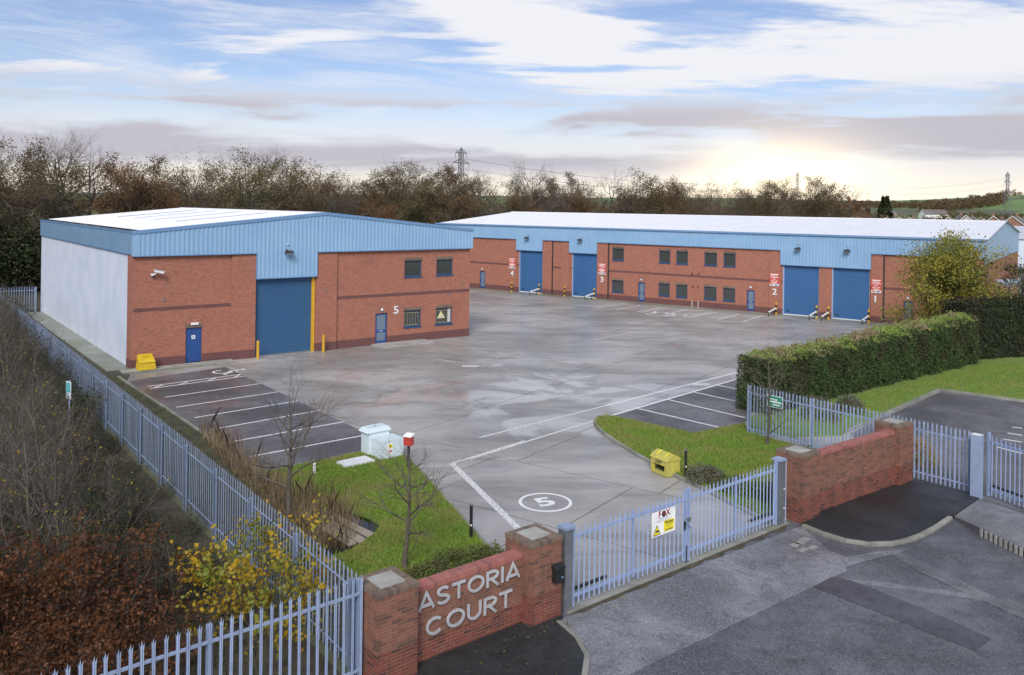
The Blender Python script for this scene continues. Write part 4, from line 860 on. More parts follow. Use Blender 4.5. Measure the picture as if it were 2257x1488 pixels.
def letter(ch, h, w, sw):
    m = MB(); s = [0]
    def S(pts, closed=False): stroke(m, pts, sw, -.03 - .0012 * s[0], .0, closed); s[0] += 1
    a, b = sw / 2, h - sw / 2
    if ch == 'A': S([(a * .7, 0), (w / 2, h - sw * .35), (w - a * .7, 0)]); S([(w * .22, h * .24), (w * .78, h * .24)])
    elif ch == 'S': S(arc(w / 2, h * .735, w * .40, h * .265 - a, 35, 270, 16) + arc(w / 2, h * .265, w * .42, h * .265 - a, 90, -150, 16)[1:] if False else arc(w / 2, h * .735, w * .40, h * .265 - a * .6, 30, 265, 16) + arc(w / 2, h * .265, w * .42, h * .265 - a * .6, 85, -155, 16))
    elif ch == 'T': S([(0, b), (w, b)]); S([(w / 2, b - a), (w / 2, 0)])
    elif ch == 'O': S(arc(w / 2, h / 2, w / 2 - a, h / 2 - a, 0, 360, 40)[:-1], True)
    elif ch == 'C': S(arc(w / 2, h / 2, w / 2 - a, h / 2 - a, 45, 315, 34))
    elif ch == 'U': S([(a, h)] + arc(w / 2, h * .40, w / 2 - a, h * .40 - a, 180, 360, 20) + [(w - a, h)])
    elif ch == 'I': S([(w / 2, 0), (w / 2, h)])
    elif ch == 'R': S([(a, 0), (a, h)]); S([(a, b), (w * .5, b)] + arc(w * .52, h * .70, w * .48 - a, h * .30 - a, 90, -90, 14) + [(a, h * .40 + a)]); S([(w * .42, h * .43), (w - a * .6, 0)])
    return m
def letters(text, x, z, h, sw, gaps):
    W = {'A': 1.14, 'S': .92, 'T': .98, 'O': 1.26, 'R': .96, 'I': .24, 'C': 1.20, 'U': 1.0}
    tot = sum(W[c] * h for c in text); gap = (gaps - tot) / (len(text) - 1)
    for c in text:
        o = letter(c, h, W[c] * h, sw).build('letter', 'steel_letters', SIGN_WALL); o.location = (x, .298, z); x += W[c] * h + gap
letters('ASTORIA', -2.95, 1.19, .37, .062, 2.84)
letters('COURT', -2.74, .58, .39, .062, 2.40)
k = thing('letter_box', 'small black letter box on the front of the gate pillar', 'letter box', (*g1(.80, -.002), .95), G1A)
MB().plate([(-.15, 0), (.15, 0), (.15, .34), (-.15, .34)], -.13, 0).build('body', 'black_plastic', k); MB().add([(-.17, -.15, .34), (.17, -.15, .34), (.17, 0, .42), (-.17, 0, .42), (-.17, -.15, .32), (.17, -.15, .32), (.17, 0, .34), (-.17, 0, .34)], [(0, 1, 2, 3), (4, 7, 6, 5), (0, 4, 5, 1), (1, 5, 6, 2), (3, 2, 6, 7), (0, 3, 7, 4)]).build('hood', 'black_plastic', k); MB().box(.05, .10, -.135, -.13, .08, .12).build('lock', 'galvanised', k)

# ------------------------------------------------------------------ palisade
def pale_mesh(h, mat, w=.064, name='pale'):
    xs = (-w / 2, -w * .27, 0, w * .27, w / 2); ys = (.0, -.012, .002, -.012, .0); zt = (h - .05, h - .12, h, h - .12, h - .05); sp = (-.012, -.004, 0, .004, .012)
    v = []
    for y_off in (0.0, .004):
        for x, y in zip(xs, ys): v.append((x, y + y_off, .06))
        for x, y in zip(xs, ys): v.append((x, y + y_off, h - .16))
        for x, y, z, s in zip(xs, ys, zt, sp): v.append((x + s, y + y_off - abs(s) * .8, z))
    f = []
    for r in (0, 5):
        for i in range(4): f += [(r + i, r + i + 1, r + i + 6, r + i + 5), (15 + r + i + 5, 15 + r + i + 6, 15 + r + i + 1, 15 + r + i)]
    for i in range(4): f += [(10 + i, 10 + i + 1, 25 + i + 1, 25 + i), (i + 1, i, 15 + i, 15 + i + 1)]
    for r in (0, 5): f += [(r, r + 5, 20 + r, 15 + r), (r + 9, r + 4, 19 + r, 24 + r)]
    return mesh_data(name, v, f, mat)
def palisade(label, a, b, h, mat, pale_mat, single=300, first_from_start=True, post_every=2.9, pitch=.195, posts_behind=1):
    a, b = Vector(a), Vector(b); L = (b - a).length; deg = math.degrees(math.atan2(b.y - a.y, b.x - a.x)); r = thing('palisade_fence', label, 'fence', (a.x, a.y, 0), deg)
    me = pale_mesh(h, pale_mat); n = int(L / pitch); st = MB(); co = np.array([v.co[:] for v in me.vertices]); fs = [tuple(p.vertices) for p in me.polygons]; rnd = random.Random(int(L * 10))
    for i in range(n + 1):
        x = i * pitch; dz = rnd.uniform(-.012, .012)
        if i < single: o = link('pale', me, r, (x, 0, dz), 0.0); o.rotation_euler = (0, rnd.uniform(-.006, .006), 0)
        else: st.add(co + np.array([x, 0, dz]), fs)
    if st.v: struct(st.build('pales', pale_mat, r), 'stuff')
    s = posts_behind
    for z in (.32, h - .38):
        MB().box(0, L, min(s * .006, s * .051), max(s * .006, s * .051), z, z + .006).box(0, L, min(s * .006, s * .012), max(s * .006, s * .012), z - .045, z).build('rail', mat, r)
    k = max(1, round(L / post_every))
    for i in range(k + 1):
        x = L * i / k; y0, y1 = sorted((s * .052, s * .152))
        MB().box(x - .05, x + .05, y0, y0 + .008, -.05, h - .12).box(x - .05, x + .05, y1 - .008, y1, -.05, h - .12).box(x - .004, x + .004, y0 + .008, y1 - .008, -.05, h - .12).build('post', mat, r)
    return r
palisade('near palisade fence running from the brick pillar past the brown beech', g1(-4.22, .47), g1(-13.5, .44), 2.28, 'galvanised', 'galvanised', posts_behind=-1)
palisade('long palisade fence running along the ditch past the pale side wall', (-3.15, 17.55), (-42.3, 69.3), 2.22, 'galvanised_dull', 'galvanised_dull', posts_behind=1)
palisade('short dark palisade fence across the passage behind the pale side wall', (-48.5, 69.0), (-41.8, 73.9), 2.3, 'galvanised_dull', 'galvanised_dull')
palisade('palisade fence between the gate verge and the lot, behind the plain wall', (16.20, 29.52), (10.45, 36.85), 2.26, 'galvanised', 'galvanised', posts_behind=-1, pitch=.16)
# gate leaves
def gate_leaf(label, o, deg, L, h, mid, flip, latch):
    r = thing('gate_leaf', label, 'gate', (*o, 0), deg); me = pale_mesh(h - .06, 'gate_paint', .046); n = int(L / .175)
    for x in (0, L): MB().box(x - .04, x + .04, -.04, .04, .05, h + (.02 if x == 0 else .0)).build('stile', 'gate_paint', r)
    for z in (.28, h - .32): MB().box(.041, L - .041, -.03, .03, z, z + .07).build('rail', 'gate_paint', r)
    MB().box(mid - .03, mid + .03, -.025, .035, .20, h - .12).build('mid_post', 'gate_paint', r)
    for i in range(1, n):
        x = i * L / n
        if abs(x - mid) > .05: link('pale', me, r, (x, -.046, .05), 0.0)
    if latch:
        MB().box(L - .10, L + .14, -.08, -.045, 1.16, 1.26).build('latch', 'grey_metal', r); MB().tube((L - .16, -.10, 1.26), (L + .12, -.12, .98), .02, n=6).build('handle', 'galvanised', r); MB().box(L - .14, L - .10, -.09, -.05, .98, 1.2).build('padlock', 'black_plastic', r); MB().tube((L - .02, -.06, -.01), (L - .02, -.06, .5), .018, n=6).build('drop_bolt', 'dark_metal', r)
    x0 = .06 if not flip else L - 1.3
    MB().box(x0, x0 + 1.2, .035, .095, .40, .47).build('closer_arm', 'black_plastic', r)
    return r
gate_leaf('blue gate leaf carrying the white security sign', g1(1.50, .18), G1A, 4.36, 2.06, 2.2, False, True)
gate_leaf('blue gate leaf without a sign, next to the grass verge', g1(5.98, .18), G1A, 4.28, 2.06, 2.2, True, False)
for x, lab in ((1.30, 'tall grey gate post beside the pillar with the black box'), (10.47, 'tall grey gate post beside the pillar of the plain wall')):
    gpst = thing('gate_post', lab, 'post', (*g1(x, .22), 0), G1A, 'grey gate posts'); MB().box(-.13, .13, -.13, .13, -.05, 2.02).build('post', 'grey_metal', gpst); MB().box(-.15, .15, -.17, .15, 2.02, 2.09).build('cap', 'galvanised', gpst)
    for z in (.42, 1.45): MB().tube((.13 if x < 5 else -.13, -.02, z), (.20 if x < 5 else -.19, -.02, z), .045, n=8).build('hinge', 'black_plastic', gpst)
    if x > 5: MB().tube((.22, -.12, -.05), (.22, -.12, 2.05), .022, n=6).build('rod', 'galvanised', gpst); MB().box(.10, .14, -.15, -.13, 1.1, 1.14).box(.10, .14, -.15, -.13, .5, .54).build('lock', 'white_plastic', gpst)
s = thing('security_sign', 'white security sign with red and black lettering on the gate leaf', 'sign', (*g1(4.78, .07), 1.42), G1A)
MB().box(-.48, .48, -.01, .0, -.33, .33).build('board', 'sign_white', s); MB().box(.0, .42, -.014, -.010, -.27, .03).build('yellow_panel', 'sign_yellow', s); MB().plate([(-.44, -.30), (-.12, -.30), (-.28, -.02)], -.014, -.010).build('triangle', 'print_black', s); MB().plate([(-.405, -.28), (-.155, -.28), (-.28, -.06)], -.017, -.014).build('triangle_fill', 'sign_yellow', s); MB().box(-.33, -.22, -.020, -.017, -.215, -.165).plate([(-.24, -.215), (-.20, -.235), (-.20, -.20)], -.020, -.017).build('camera_symbol', 'print_black', s)
put_text('lettering', 'F', .24, 'print_maroon', s, -.17, -.013, .225, .004, .006); put_text('lettering', 'X', .24, 'print_maroon', s, .17, -.013, .225, .004, .006)
MB().tube((0, -.011, .225), (0, -.016, .225), .085, n=20).build('roundel', 'print_black', s); MB().tube((.01, -.0165, .235), (.01, -.019, .235), .045, n=12).build('roundel_mark', 'print_maroon', s)
MB().box(-.17, .17, -.0125, -.010, .105, .130).build('print_line', 'print_grey', s)
for i, w in enumerate((.36, .30)): MB().box(-w, w, -.0125, -.010, .070 - i * .035, .080 - i * .035).build('print_line', 'print_grey', s)
put_text('lettering', 'Warning', .105, 'print_black', s, .21, -.017, -.025, .003, .002); put_text('lettering', 'C.C.T.V.', .075, 'print_black', s, .21, -.017, -.105, .003); put_text('lettering', 'in', .06, 'print_black', s, .21, -.017, -.17, .003); put_text('lettering', 'operation', .075, 'print_black', s, .21, -.017, -.225, .003)
# the neighbour's gate
bp = thing('box_post', 'thick square galvanised post between the fence and the next gate', 'post', (*ground(2156, 1098), 0), -52); MB().box(-.15, .15, -.15, .15, -.05, 2.2).build('post', 'galvanised', bp); MB().box(-.155, .155, -.155, .155, 2.2, 2.215).build('cap', 'white_plastic', bp)
a = ground(2182, 1096); d = (Vector(ground(2238.6, 1117.5)) - Vector(a)).normalized(); gate_leaf('palisade gate of the next lot beside the square galvanised post', a, math.degrees(math.atan2(d.y, d.x)), 4.2, 2.24, 2.1, False, False)
# signs on fences
s = thing('green_sign', 'green rectangular sign with white print on the fence', 'sign', (11.30, 35.62, 1.75), -52); 
MB().box(-.38, .38, -.05, -.04, -.25, .25).build('board', 'sign_white', s); MB().box(-.355, .355, -.054, -.05, -.225, .225).build('field', 'sign_green', s); MB().box(-.30, .12, -.058, -.054, .06, .12).box(-.30, .30, -.058, -.054, -.04, .02).box(-.1, .30, -.058, -.054, -.15, -.10).build('print', 'sign_white', s)
p = ground(156, 962); s = thing('path_sign', 'pale cyan notice board on a post beside the path', 'sign', (*p, 0), -38); MB().tube((0, 0, -.05), (0, 0, 2.35), .035, n=8).build('post', 'galvanised', s); MB().box(-.22, .22, -.055, -.036, 1.6, 2.3).build('board', 'sign_white', s); MB().box(-.20, .20, -.059, -.055, 1.85, 2.27).build('field', 'sign_cyan', s); MB().box(-.16, .16, -.062, -.059, 1.65, 1.70).box(-.16, .10, -.062, -.059, 1.75, 1.79).build('print', 'print_blue', s)

# ------------------------------------------------------------------ things in the yard
cb = thing('electricity_cabinet', 'pale blue electricity cabinet with hazard labels on the grass', 'cabinet', (-5.36, 32.66, VZ), 41)
MB().box(0, 1.0, -.75, .05, 0, .70).build('front_box', 'cabinet_paint', cb); MB().box(-.06, .86, .05, .62, 0, .92).build('body', 'cabinet_paint', cb); m = MB(); m.add([(-.16, .0, .86), (.95, .0, .86), (.95, .70, .86), (-.16, .70, .86), (-.04, .10, 1.02), (.84, .10, 1.02), (.84, .60, 1.02), (-.04, .60, 1.02)], [(3, 2, 1, 0), (4, 5, 6, 7), (0, 1, 5, 4), (1, 2, 6, 5), (2, 3, 7, 6), (3, 0, 4, 7)]); rf = m.build('lid', 'cabinet_paint', cb); MB().tube((.4, .35, 1.02), (.4, .35, 1.03), .04, n=10).build('lock', 'black_plastic', rf)
MB().box(.02, .98, -.74, .60, -.12, .0).build('base', 'joint', cb); lbp = MB().box(.30, .52, -.758, -.75, .18, .56).build('hazard_label', 'sign_white', cb); MB().box(.325, .495, -.762, -.758, .40, .54).build('hazard_panel', 'sign_yellow', lbp); MB().plate([(.37, .43), (.45, .43), (.41, .51)], -.765, -.762).build('hazard_symbol', 'print_black', lbp); MB().box(.33, .49, -.762, -.758, .24, .30).build('hazard_panel', 'red_plastic', lbp)
f = frame(ground(788, 1020, VZ), 41); sl = MB().prism([f(-.62, -.36), f(.62, -.36), f(.62, .36), f(-.62, .36)], VZ - .02, VZ + .08).build('concrete_plinth', 'white_plastic'); tag(sl, 'flat pale slab lying on the grass beside the electricity cabinet', 'slab')
rb = thing('post_box', 'small red box with sloping lid on a dark post at the drive', 'box', (-3.72, 31.25, 0), -25); MB().tube((0, 0, 0), (0, 0, 1.0), .055, n=10).build('post', 'dark_metal', rb); MB().box(-.15, .15, -.12, .12, .95, 1.27).build('body', 'red_plastic', rb); MB().add([(-.17, -.15, 1.27), (.17, -.15, 1.27), (.17, .14, 1.27), (-.17, .14, 1.27), (-.17, -.15, 1.29), (.17, -.15, 1.29), (.17, .14, 1.37), (-.17, .14, 1.37)], [(3, 2, 1, 0), (4, 5, 6, 7), (0, 1, 5, 4), (1, 2, 6, 5), (2, 3, 7, 6), (3, 0, 4, 7)]).build('lid', 'sign_white', rb)
mk = thing('marker_post', 'short white marker post at the corner of the grass', 'post', (*ground(697, 1043, VZ), VZ), 0); MB().tube((0, 0, -.05), (0, 0, .36), .05, n=10).build('post', 'white_plastic', mk); MB().tube((0, 0, .36), (0, 0, .38), .052, .03, 10).build('cap', 'white_plastic', mk)
for px, py, lab in ((1042, 1184, 'slim black post at the kerb beside the lettered wall planting'), (1515, 1050, 'slim black post on the grass behind the faded grit bin')):
    b = thing('post', lab, 'post', (*ground(px, py, .1), .05), 0); MB().tube((0, 0, -.05), (0, 0, 1.0), .05, n=10).build('shaft', 'black_plastic', b); MB().tube((0, 0, 1.0), (0, 0, 1.03), .056, .05, 10).build('cap', 'grey_metal', b); MB().tube((0, -.05, .42), (0, -.056, .42), .03, n=8).build('reflector', 'white_plastic', b)
def grit_bin(label, o, deg, mat, k, open_front):
    g = thing('grit_bin', label, 'grit bin', (*o, .0), deg, None); w, d, h = .98 * k, .70 * k, .62 * k
    if open_front:
        m = MB(); m.box(-w / 2, -w / 2 + .12, -d / 2, d / 2, .02, h).box(w / 2 - .12, w / 2, -d / 2, d / 2, .02, h).box(-w / 2 + .12, w / 2 - .12, d / 2 - .06, d / 2, .02, h).box(-w / 2 + .12, w / 2 - .12, -d / 2 + .001, d / 2 - .06, .02, .14).box(-w / 2 + .12, w / 2 - .12, -d / 2 + .001, -d / 2 + .05, h * .66, h)
        m.build('body', mat, g); MB().box(-w / 2 + .13, w / 2 - .13, -d / 2 + .1, d / 2 - .07, .14, .22).build('grit', 'ditch_mud', g)
        P = [(-d / 2 - .03, h), (d / 2 + .02, h), (d / 2 - .02, h + .10), (.02, h + .24), (-d / 2 + .08, h + .12)]
        n = 5; MB().add([(-w / 2 - .03, *p) for p in P] + [(w / 2 + .03, *p) for p in P], [tuple(range(n)), tuple(range(n, 2 * n))[::-1]] + [(i, n + i, n + (i + 1) % n, (i + 1) % n) for i in range(n)]).build('lid', mat, g)
        put_text('lettering', 'GRIT', .17, 'print_black', g, 0, -d / 2 - .003, h * .83, .004, .002)
        for x in (-w / 4, w / 4): MB().add([(x - .03, -d / 2 + .085, h + .128), (x + .03, -d / 2 + .085, h + .128), (x + .03, .02, h + .252), (x - .03, .02, h + .252)], [(0, 1, 2, 3)]).build('lid_rib', 'sign_yellow', g)
    else:
        t = .84; m = MB(); m.add([(-w / 2, -d / 2, .02), (w / 2, -d / 2, .02), (w / 2, d / 2, .02), (-w / 2, d / 2, .02), (-w / 2 * t, -d / 2 * .9, h * .72), (w / 2 * t, -d / 2 * .9, h * .72), (w / 2 * t, d / 2 * .9, h * 1.1), (-w / 2 * t, d / 2 * .9, h * 1.1)], [(3, 2, 1, 0), (4, 5, 6, 7), (0, 1, 5, 4), (1, 2, 6, 5), (2, 3, 7, 6), (3, 0, 4, 7)]); m.build('body', mat, g)
        q = MB(); z0, z1 = h * .72, h * 1.1; q.add([(-w / 2 * .9, -d / 2 - .02, z0), (w / 2 * .9, -d / 2 - .02, z0), (w / 2 * .9, d / 2 + .02, z1 + .01), (-w / 2 * .9, d / 2 + .02, z1 + .01), (-w / 2 * .78, -d / 2 + .08, z0 + .16), (w / 2 * .78, -d / 2 + .08, z0 + .16), (w / 2 * .78, d / 2 - .04, z1 + .17), (-w / 2 * .78, d / 2 - .04, z1 + .17)], [(3, 2, 1, 0), (4, 5, 6, 7), (0, 1, 5, 4), (1, 2, 6, 5), (2, 3, 7, 6), (3, 0, 4, 7)]); l = q.build('lid', mat, g)
        dz = (z1 - z0) / (d - .12 + .0); pm = MB()
        for i in range(8):
            a = i * math.pi / 4; cx, cy = .13 * math.cos(a), .07 * math.sin(a) + .02; z = z0 + .165 + (cy + d / 2 - .08) * (z1 - z0 + .01) / (d - .12); pm.box(cx - .025, cx + .025, cy - .015, cy + .015, z, z + .012)
        pm.build('printed_emblem', 'print_black', l)
    return g
grit_bin('bright yellow grit bin on the footpath at the brick corner', b5(.55, -.78), B5A, 'yellow_plastic', 1.0, False).location.z = .095
grit_bin('faded yellow grit bin with open front at the drive kerb', (5.86, 31.35), -60, 'faded_yellow', .92, True)

# ------------------------------------------------------------------ vegetation
def tubes(segs, sides=3):
    S = np.array(segs, float); p0, p1, r0, r1 = S[:, :3], S[:, 3:6], S[:, 6], S[:, 7]; d = p1 - p0; d /= np.linalg.norm(d, axis=1, keepdims=True) + 1e-9
    ref = np.where(np.abs(d[:, 2:3]) < .9, np.array([[0, 0, 1.]]), np.array([[1., 0, 0]])); a = np.cross(d, ref); a /= np.linalg.norm(a, axis=1, keepdims=True) + 1e-9; b = np.cross(d, a)
    V = []
    for p, r in ((p0, r0), (p1, r1)):
        for i in range(sides):
            t = 2 * math.pi * i / sides; V.append(p + (a * math.cos(t) + b * math.sin(t)) * r[:, None])
    V = np.stack(V, 1).reshape(-1, 3); base = np.arange(len(S))[:, None] * 2 * sides
    Fc = np.concatenate([base + np.array([[i, (i + 1) % sides, sides + (i + 1) % sides, sides + i]]) for i in range(sides)], 0); return V, Fc
def leaves(P, rng, size, aspect=.6, up=.0):
    """one rhombus per point, turned at random"""
    P = np.asarray(P, float); n = len(P); d = rng.normal(size=(n, 3)); d[:, 2] += up; d /= np.linalg.norm(d, axis=1, keepdims=True); e = rng.normal(size=(n, 3)); e -= d * (e * d).sum(1, keepdims=True); e /= np.linalg.norm(e, axis=1, keepdims=True)
    s = size * rng.uniform(.6, 1.3, (n, 1)); V = np.stack([P - d * s * .5, P + e * s * aspect * .5, P + d * s * .5, P - e * s * aspect * .5], 1).reshape(-1, 3)
    return V, np.arange(4 * n).reshape(n, 4)
def grow(rnd, levels, p=(0, 0, 0), d=(0, 0, 1), length=None):
    """levels: one dict per order of branching (n, len, r, seg, wob, up, ang, start); returns segments per level and twig points"""
    out = [[] for _ in levels]; tips = []
    def go(lv, p, d, L, r):
        q = levels[lv]; n = q['seg']; st = L / n; d = d.copy(); nodes = []
        for i in range(n):
            d = d + Vector((rnd.gauss(0, q['wob']), rnd.gauss(0, q['wob']), rnd.gauss(0, q['wob']) + q['up'])); d.normalize()
            p1 = p + d * st; k0, k1 = 1 - i / n * q.get('tap', .8), 1 - (i + 1) / n * q.get('tap', .8)
            out[lv].append((*p, *p1, r * k0, r * k1)); nodes.append((p, p1, d.copy(), r * k1, (i + 1) / n)); p = p1
        if lv >= len(levels) - 2: tips.extend((tuple(a.lerp(b, rnd.random()))) for a, b, *_ in nodes)
        if lv + 1 < len(levels):
            w = levels[lv + 1]; az = rnd.uniform(0, 6.28)
            for k in range(w['n'] if isinstance(w['n'], int) else rnd.randint(*w['n'])):
                t = w['start'] + (1 - w['start']) * (k + rnd.random()) / (w['n'] if isinstance(w['n'], int) else w['n'][1]); i = min(n - 1, int(t * n)); a, b, dd, rr, _ = nodes[i]; pp = a.lerp(b, t * n - i if t * n - i < 1 else 1)
                az += 2.4 + rnd.uniform(-.5, .5); x = dd.orthogonal().normalized(); x.rotate(Matrix.Rotation(az, 3, dd)); ang = math.radians(w['ang'] * rnd.uniform(.7, 1.3))
                nd = dd * math.cos(ang) + x * math.sin(ang); go(lv + 1, pp, nd, L * w['len'] * rnd.uniform(.65, 1.2) * (1.25 - .6 * t if lv == 0 else 1), min(rr * .85, max(levels[lv + 1]['r'], .002)) if 'r' in w else rr * .6)
    q = levels[0]; go(0, Vector(p), Vector(d), length or q['L'], q['r']); return out, tips
def tree_meshes(name, seed, levels, bark, twig, leaf=None, nleaf=0, lsize=.2, stems=1, spread=0.0, split=2, aspect=.6, jitter=.25):
    rnd = random.Random(seed); rng = np.random.default_rng(seed); segs = [[] for _ in levels]; tips = []
    for i in range(stems):
        a = 6.283 * i / stems + rnd.uniform(-.4, .4); tilt = spread * rnd.uniform(.4, 1.2)
        o, t = grow(rnd, levels, (math.cos(a) * .12 * (stems > 1), math.sin(a) * .12 * (stems > 1), -.1), (math.cos(a) * math.sin(tilt), math.sin(a) * math.sin(tilt), math.cos(tilt)), levels[0]['L'] * rnd.uniform(.75, 1.1))
        for k in range(len(levels)): segs[k] += o[k]
        tips += t
    big = sum(segs[:split], []); thin = sum(segs[split:], []); res = [('trunk', mesh_data(name + '_trunk', *tubes(big, 6), bark, True)), ('crown', mesh_data(name + '_crown', *tubes(thin, 3), twig))]
    if leaf and nleaf:
        T = np.array(tips); P = T[rng.integers(0, len(T), nleaf)] + rng.normal(0, jitter, (nleaf, 3)); res.append(('foliage', mesh_data(name + '_foliage', *leaves(P, rng, lsize, aspect), leaf)))
    return res
def plant(name, meshes, label, cat, loc, rz=0.0, scale=1.0, group=None):
    o = thing(name, label, cat, loc, 0, group); o.rotation_euler = (0, 0, rz); o.scale = (scale,) * 3 if isinstance(scale, (int, float)) else scale
    for n, me in meshes: link(n, me, o)
    return o
def LV(**k): return k
def wood_levels(L, r, limbs=13, start=.28, ang=48, up=.06):
    return [LV(L=L, r=r, seg=9, wob=.07, up=.05, tap=.85), LV(n=limbs, len=.50, r=r * .42, seg=7, wob=.14, up=up, ang=ang, start=start), LV(n=8, len=.46, r=r * .16, seg=4, wob=.18, up=.05, ang=45, start=.2), LV(n=7, len=.50, r=.022, seg=3, wob=.22, up=.03, ang=42, start=.15), LV(n=3, len=.55, r=.012, seg=2, wob=.2, up=.02, ang=38, start=.2)]
WOOD = [
    ('bare_tree', tree_meshes('wood_a', 11, wood_levels(12.5, .26), 'bark', 'twig_far'), 'leafless dark tree with twigs in the wood %s'),
    ('bare_tree', tree_meshes('wood_b', 12, wood_levels(11, .22, 15, .15, 38, .09), 'bark_grey', 'twig_far', 'olive_leaf', 2200, .16, jitter=.2), 'nearly bare olive leaved tree in the wood %s'),
    ('oak_tree', tree_meshes('wood_c', 13, wood_levels(11.5, .30, 13, .25, 58, .03), 'bark', 'twig_far', 'oak_leaf', 13000, .18, jitter=.24), 'brown leaved oak in the wood %s'),
    ('oak_tree', tree_meshes('wood_d', 14, wood_levels(10.5, .26, 12, .30, 55, .04), 'bark', 'twig_far', 'russet_leaf', 11500, .18, jitter=.24), 'russet leaved oak in the wood %s'),
    ('olive_tree', tree_meshes('wood_e', 15, wood_levels(11.5, .24, 15, .18, 50, .05), 'bark', 'twig_far', 'olive_leaf', 12500, .18, jitter=.26), 'dull olive leaved tree in the wood %s')]
under = tree_meshes('under', 16, [LV(L=4.2, r=.06, seg=5, wob=.12, up=.03, tap=.8), LV(n=9, len=.5, r=.03, seg=4, wob=.2, up=.04, ang=48, start=.1), LV(n=7, len=.5, r=.014, seg=3, wob=.2, up=.02, ang=45, start=.1), LV(n=3, len=.5, r=.008, seg=2, wob=.2, up=.0, ang=45, start=.1)], 'bark', 'twig_far', 'ivy_leaf', 6500, .24, stems=6, spread=.5, split=1, jitter=.45)
def woods():
    rnd = random.Random(5); line = [(-100, 60), (-76, 74), (-58, 86), (-43, 97), (-29, 107), (-15, 121), (0, 136), (14, 146), (32, 155), (52, 160), (66, 166)]
    P = [Vector(p) for p in line]; L = [0.0]
    for a, b in zip(P, P[1:]): L.append(L[-1] + (b - a).length)
    def at(d):
        i = max(k for k in range(len(L) - 1) if L[k] <= d); t = (d - L[i]) / (L[i + 1] - L[i]); dr = (P[i + 1] - P[i]).normalized(); return P[i].lerp(P[i + 1], t), Vector((-dr.y, dr.x))
    d = 1.0; k = 0
    while d < L[-1]:
        for row, off in enumerate((0, 6.5, 14)):
            if row and rnd.random() < .22: continue
            p, n = at(min(L[-1] - .1, d + rnd.uniform(-2, 2))); q = p + n * (off + rnd.uniform(-2, 2)); left = d < 62
            w = rnd.choice((0, 0, 1, 1, 2, 3, 4, 4)) if left else rnd.choice((0, 1, 1, 2, 2, 3, 3, 4, 4)); s = rnd.uniform(.84, 1.10) * (1.26 if d < 38 else 1.10 if d < 50 else 1.03 if d < 150 else 1.04) * (1.0 + .03 * row)
            zone = 'beyond the passage by the pale wall' if d < 38 else 'behind the detached warehouse' if d < 88 else 'behind the long terrace'
            plant(WOOD[w][0], WOOD[w][1], WOOD[w][2] % (zone), 'tree', (q.x, q.y, -.05), rnd.uniform(0, 6.28), (s * rnd.uniform(.95, 1.15), s * rnd.uniform(.95, 1.15), s), 'trees of the wood behind the warehouses'); k += 1
        for j in range(2):
            p, n = at(min(L[-1] - .1, d + rnd.uniform(0, 4))); q = p + n * (rnd.uniform(-3.5, 0) if j else rnd.uniform(2, 10)); s = rnd.uniform(.9, 1.5)
            plant('thicket_bush', under, 'dark ivy leaved bush in the undergrowth %s' % ('beyond the passage by the pale wall' if d < 38 else 'behind the detached warehouse' if d < 88 else 'behind the long terrace'), 'bush', (q.x, q.y, -.05), rnd.uniform(0, 6.28), (s * 1.25, s * 1.25, s), 'undergrowth of the wood')
        d += 4.3
woods()
# scrub outside the long fence
SHR = [tree_meshes('shrub_a', 21, [LV(L=2.6, r=.030, seg=6, wob=.13, up=.03, tap=.8), LV(n=9, len=.50, r=.013, seg=4, wob=.18, up=.05, ang=35, start=.15), LV(n=6, len=.5, r=.008, seg=3, wob=.2, up=.03, ang=38, start=.15)], 'bark', 'twig', 'ivy_leaf', 800, .06, stems=9, spread=.6, split=1, jitter=.05),
       tree_meshes('shrub_b', 22, [LV(L=3.2, r=.034, seg=7, wob=.10, up=.05, tap=.8), LV(n=11, len=.42, r=.012, seg=4, wob=.16, up=.07, ang=32, start=.15), LV(n=6, len=.5, r=.008, seg=3, wob=.2, up=.05, ang=35, start=.15)], 'bark', 'twig', 'yellow_leaf', 90, .08, stems=7, spread=.45, split=1, jitter=.05),
       tree_meshes('shrub_c', 23, [LV(L=1.9, r=.024, seg=5, wob=.18, up=.0, tap=.8), LV(n=9, len=.55, r=.010, seg=4, wob=.22, up=.03, ang=45, start=.1), LV(n=6, len=.55, r=.005, seg=3, wob=.25, up=.0, ang=45, start=.1), LV(n=3, len=.5, r=.0035, seg=2, wob=.2, up=.0, ang=40, start=.2)], 'bark', 'twig', 'ivy_leaf', 2600, .08, stems=11, spread=.9, split=1, jitter=.08)]
SHL = ['tangled leafless brown shrub in the scrub outside the long fence', 'upright bare shrub with a few yellow leaves in the scrub outside the long fence', 'low bramble like shrub with dark leaves in the scrub outside the long fence']
